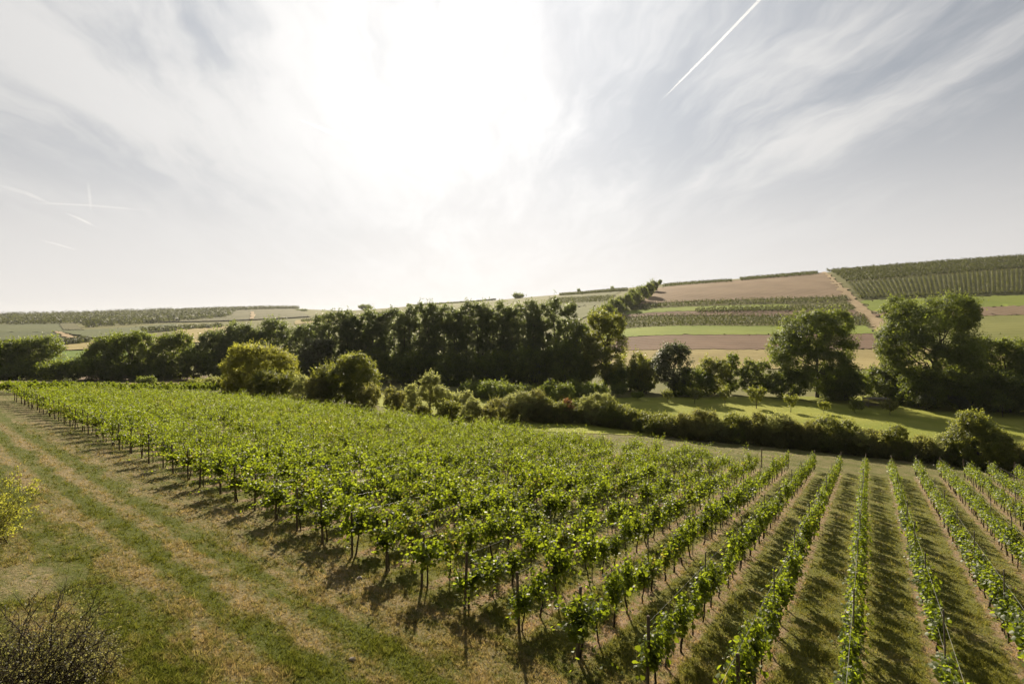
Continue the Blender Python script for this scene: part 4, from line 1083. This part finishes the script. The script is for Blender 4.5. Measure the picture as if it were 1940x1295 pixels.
# ------------------------------------------------------------------ near bushes and stones
def thorn_bush(name, px, d, h, w, n_stem, leaf_n, mat, label, seed, leaf=0.045, bark=None, wands=0):
    rng = np.random.default_rng(seed); x, y, z = at(px, d)
    ch, LP = [], []
    for s in range(n_stem):
        a = rng.uniform(0, 2 * np.pi); out = rng.random() ** 0.5 * w * 0.5; top = h * rng.uniform(0.5, 1.0) * (1 - 0.45 * (out / (w * .5)) ** 2)
        t = np.linspace(0, 1, 9)[:, None]
        e = np.array([math.cos(a) * out, math.sin(a) * out, top]); b = np.array([rng.normal() * 0.12 * w, rng.normal() * 0.12 * w, -0.1])
        P = b * (1 - t) + e * t + np.cumsum(rng.normal(size=(9, 3)), 0) * 0.035 * h * t
        r0 = rng.uniform(0.010, 0.024); ch.append((P, np.linspace(r0, 0.004, 9)))
        for q in range(rng.integers(4, 8)):
            i0 = rng.integers(3, 8); dirv = rng.normal(size=3) + np.array([math.cos(a), math.sin(a), 0.7]) * 0.6; dirv /= np.linalg.norm(dirv)
            ln = rng.uniform(0.2, 0.6) * h * 0.45; t2 = np.linspace(0, 1, 6)[:, None]
            Q = P[i0] + dirv * t2 * ln + np.cumsum(rng.normal(size=(6, 3)), 0) * 0.03 * t2
            ch.append((Q, np.linspace(0.007, 0.0025, 6))); LP.append(Q[1:]); 
            for q2 in range(3):
                i1 = rng.integers(1, 6); d2 = dirv + rng.normal(size=3) * 0.9; d2 /= np.linalg.norm(d2); t3 = np.linspace(0, 1, 4)[:, None]
                Q2 = Q[i1] + d2 * t3 * rng.uniform(0.08, 0.25) * h * 0.4; ch.append((Q2, np.linspace(0.004, 0.002, 4))); LP.append(Q2)
        LP.append(P[5:])
    for s in range(wands):
        a = rng.uniform(0, 2 * np.pi); t = np.linspace(0, 1, 8)[:, None]
        b = np.array([math.cos(a) * w * .3, math.sin(a) * w * .3, h * 0.55]); e = b + np.array([math.cos(a) * 0.55, math.sin(a) * 0.55, 0.75]) * rng.uniform(0.5, 1.15)
        P = b * (1 - t) + e * t + np.cumsum(rng.normal(size=(8, 3)), 0) * 0.03
        ch.append((P, np.linspace(0.012, 0.003, 8)))
        for q in range(6):
            i0 = rng.integers(2, 8); t2 = np.linspace(0, 1, 4)[:, None]
            ch.append((P[i0] + (rng.normal(size=3) * 0.6 + np.array([0, 0, .4])) * t2 * rng.uniform(0.1, 0.35), np.linspace(0.005, 0.002, 4)))
    V, F = tubes(ch, 5)
    o = thing(name, (x, y, z), label, 'bush')
    link('branches', mesh_np('branches', V, F, bark or M_VBARK, smooth=True), o)
    L = np.concatenate(LP); C = L[rng.integers(0, len(L), leaf_n)] + rng.normal(size=(leaf_n, 3)) * 0.05
    C = C[C[:, 2] > 0.05]
    lv, lf = leaves(C, rng.normal(size=(len(C), 3)) + np.array([0, 0, .5]), leaf, rng, 0.6)
    link('foliage', mesh_np('foliage', lv, [lf], mat, tint=rng.random(len(C))), o)
    return o
thorn_bush('thorn_bush', 40, 10.6, 2.15, 3.2, 120, 9500, M_TWIGLEAF, 'dark tangled thorn bush with pale leaves by the track', 61, 0.05, wands=16)
thorn_bush('thorn_bush', 165, 11.6, 1.2, 1.6, 26, 2600, M_TWIGLEAF, 'low pale leaved thorn bush next to the dark tangle', 62, 0.045)
thorn_bush('yellow_bush', -45, 18.5, 2.9, 3.0, 90, 17000, M_YELLOW, 'yellow green bush at the frame edge beside the track', 63, 0.075)

def stone(px, py, size, label, seed):
    rng = np.random.default_rng(seed); x, y = cast(px, py); z = h1(x, y)
    u, v = np.meshgrid(np.linspace(0, 2 * np.pi, 14, endpoint=False), np.linspace(0.05, np.pi - 0.05, 9))
    P = np.stack([np.cos(u) * np.sin(v), np.sin(u) * np.sin(v), np.cos(v)], -1).reshape(-1, 3)
    k = rng.normal(size=(5, 3)); bump = 1 + 0.10 * np.sin(P @ k.T * 2.2 + rng.random(5) * 6).sum(1)
    P = P * bump[:, None] * np.array([1.0, 0.75, 0.55]) * size
    i = np.arange(8)[:, None] * 14; j = np.arange(14)[None, :]; jn = (j + 1) % 14
    Q = np.stack([i + j, i + 14 + j, i + 14 + jn, i + jn], -1).reshape(-1, 4)
    caps = [np.array([[c for c in range(14)]])[:, ::-1], np.array([[8 * 14 + c for c in range(14)]])]
    o = link('stone', mesh_np('stone', P, [Q] + caps, M_STONE)); o.location = (x, y, z + size * 0.25); tag(o, label, 'stone')
stone(668, 1249, 0.085, 'pale reddish stone lying alone on the dry grass', 1)
stone(681, 1096, 0.10, 'flat pale stone near the wooden end posts', 2)

# wooden shelter in the shade under the trees
def shelter():
    x, y = cast(1660, 771, 80); z = h1(x, y)
    o = thing('wooden_shelter', (x, y, z), 'low wooden shelter with a pale roof edge in the tree shade', 'shelter', None, R(-4))
    def box(cx, cy, cz, sx, sy, sz):
        c = np.array([[a, b, d] for a in (-1, 1) for b in (-1, 1) for d in (-1, 1)]) * np.array([sx, sy, sz]) / 2 + np.array([cx, cy, cz])
        f = np.array([[0, 1, 3, 2], [4, 6, 7, 5], [0, 4, 5, 1], [2, 3, 7, 6], [0, 2, 6, 4], [1, 5, 7, 3]]); return c, f
    def put(name, boxes):
        V, F = [], []
        for i, b in enumerate(boxes):
            c, f = box(*b); V.append(c); F.append(f + 8 * i)
        link(name, mesh_np(name, np.concatenate(V), [np.concatenate(F)], M_PLANK), o)
    put('roof', [(0, 0, 1.9, 4.6, 2.2, 0.10), (0, -1.15, 1.86, 4.6, 0.06, 0.24)])
    for sx in (-1, 1):
        for sy in (-1, 1): put('post', [(2.1 * sx, 0.95 * sy, 0.925, 0.12, 0.12, 1.85)])
    put('back_wall', [(0, 0.98, 0.3 + 0.27 * i, 4.08, 0.04, 0.22) for i in range(6)])
    put('bench', [(0, 0.55, 0.45, 3.6, 0.4, 0.05), (-1.5, 0.55, 0.21, 0.08, 0.36, 0.42), (1.5, 0.55, 0.21, 0.08, 0.36, 0.42)])
shelter()

# ------------------------------------------------------------------ contrails high above
def trail_mat(depth, width):
    """thin ice cloud: even volume whose optical depth across the trail is given"""
    m, t, out = new_mat('ice_trail')
    pv = t.new('ShaderNodeVolumePrincipled'); pv.inputs['Color'].default_value = (0.97, 0.98, 1.0, 1)
    pv.inputs['Density'].default_value = depth / width; pv.inputs['Anisotropy'].default_value = 0.55
    t.l.new(pv.outputs[0], out.inputs['Volume'])
    return m
def contrail(pts, width_px, label, seed, alt=2400.0):
    rng = np.random.default_rng(seed)
    pts = np.array(pts, float); s = np.linspace(0, 1, 40)
    px = np.interp(s, np.linspace(0, 1, len(pts)), pts[:, 0]); py = np.interp(s, np.linspace(0, 1, len(pts)), pts[:, 1])
    d = FPX * alt / (HY - py)
    P = np.c_[(px - CX) / FPX * d, d, np.full(40, ZC + alt)]
    r = np.interp(s, np.linspace(0, 1, len(width_px)), width_px) * 0.5 * d / FPX * rng.uniform(0.97, 1.03, 40)
    r = r * (0.12 + 0.88 * np.clip(np.minimum(s / 0.25, (1 - s) / (0.25 if seed != 1 else 0.001)), 0, 1))
    V, F = tubes([(P, r)], 16)
    tag(link('contrail', mesh_np('contrail', V, F, trail_mat({1: 0.13, 3: 0.06, 4: 0.012, 6: 0.2}.get(seed, 0.035), float(2 * r.max())), smooth=True)), label, 'contrail')
contrail([(1245, 198), (1345, 98), (1445, -6)], [3, 5, 6], 'long straight bright contrail rising to the upper frame edge', 1)
contrail([(-10, 348), (50, 366), (102, 388)], [8, 8, 5], 'broad fuzzy contrail slanting down from the frame edge', 2)
contrail([(40, 383), (170, 389), (330, 403)], [4, 4, 2], 'thin level contrail crossing the upright one', 3)
contrail([(166, 340), (170, 372), (173, 408)], [5, 5, 3], 'short upright contrail crossing the level one', 4)
contrail([(116, 400), (150, 414), (188, 432)], [3, 5, 3], 'short slanting contrail below the level one', 5)
contrail([(560, 224), (640, 256), (705, 280)], [3, 9, 7], 'soft white contrail inside the bright cloud', 6)
contrail([(70, 453), (110, 463), (158, 477)], [3, 4, 2], 'faint lowest contrail above the far ridge', 7)

# ------------------------------------------------------------------ haze
def haze():
    x0, x1, y0, y1, z0, z1 = -3500, 3500, -3500, 3500, -60, 110
    V = np.array([[x, y, z] for x in (x0, x1) for y in (y0, y1) for z in (z0, z1)])
    f = np.array([[0, 1, 3, 2], [4, 6, 7, 5], [0, 4, 5, 1], [2, 3, 7, 6], [0, 2, 6, 4], [1, 5, 7, 3]])
    m, t, out = new_mat('haze')
    pv = t.new('ShaderNodeVolumePrincipled'); pv.inputs['Color'].default_value = (0.93, 0.94, 0.95, 1)
    pv.inputs['Density'].default_value = HAZE; pv.inputs['Anisotropy'].default_value = 0.3
    t.l.new(pv.outputs[0], out.inputs['Volume'])
    tag(link('haze', mesh_np('haze', V, [f], m)), kind='stuff', label='thin bluish summer haze over the valley', cat='haze')
HAZE = 0.00005
haze()
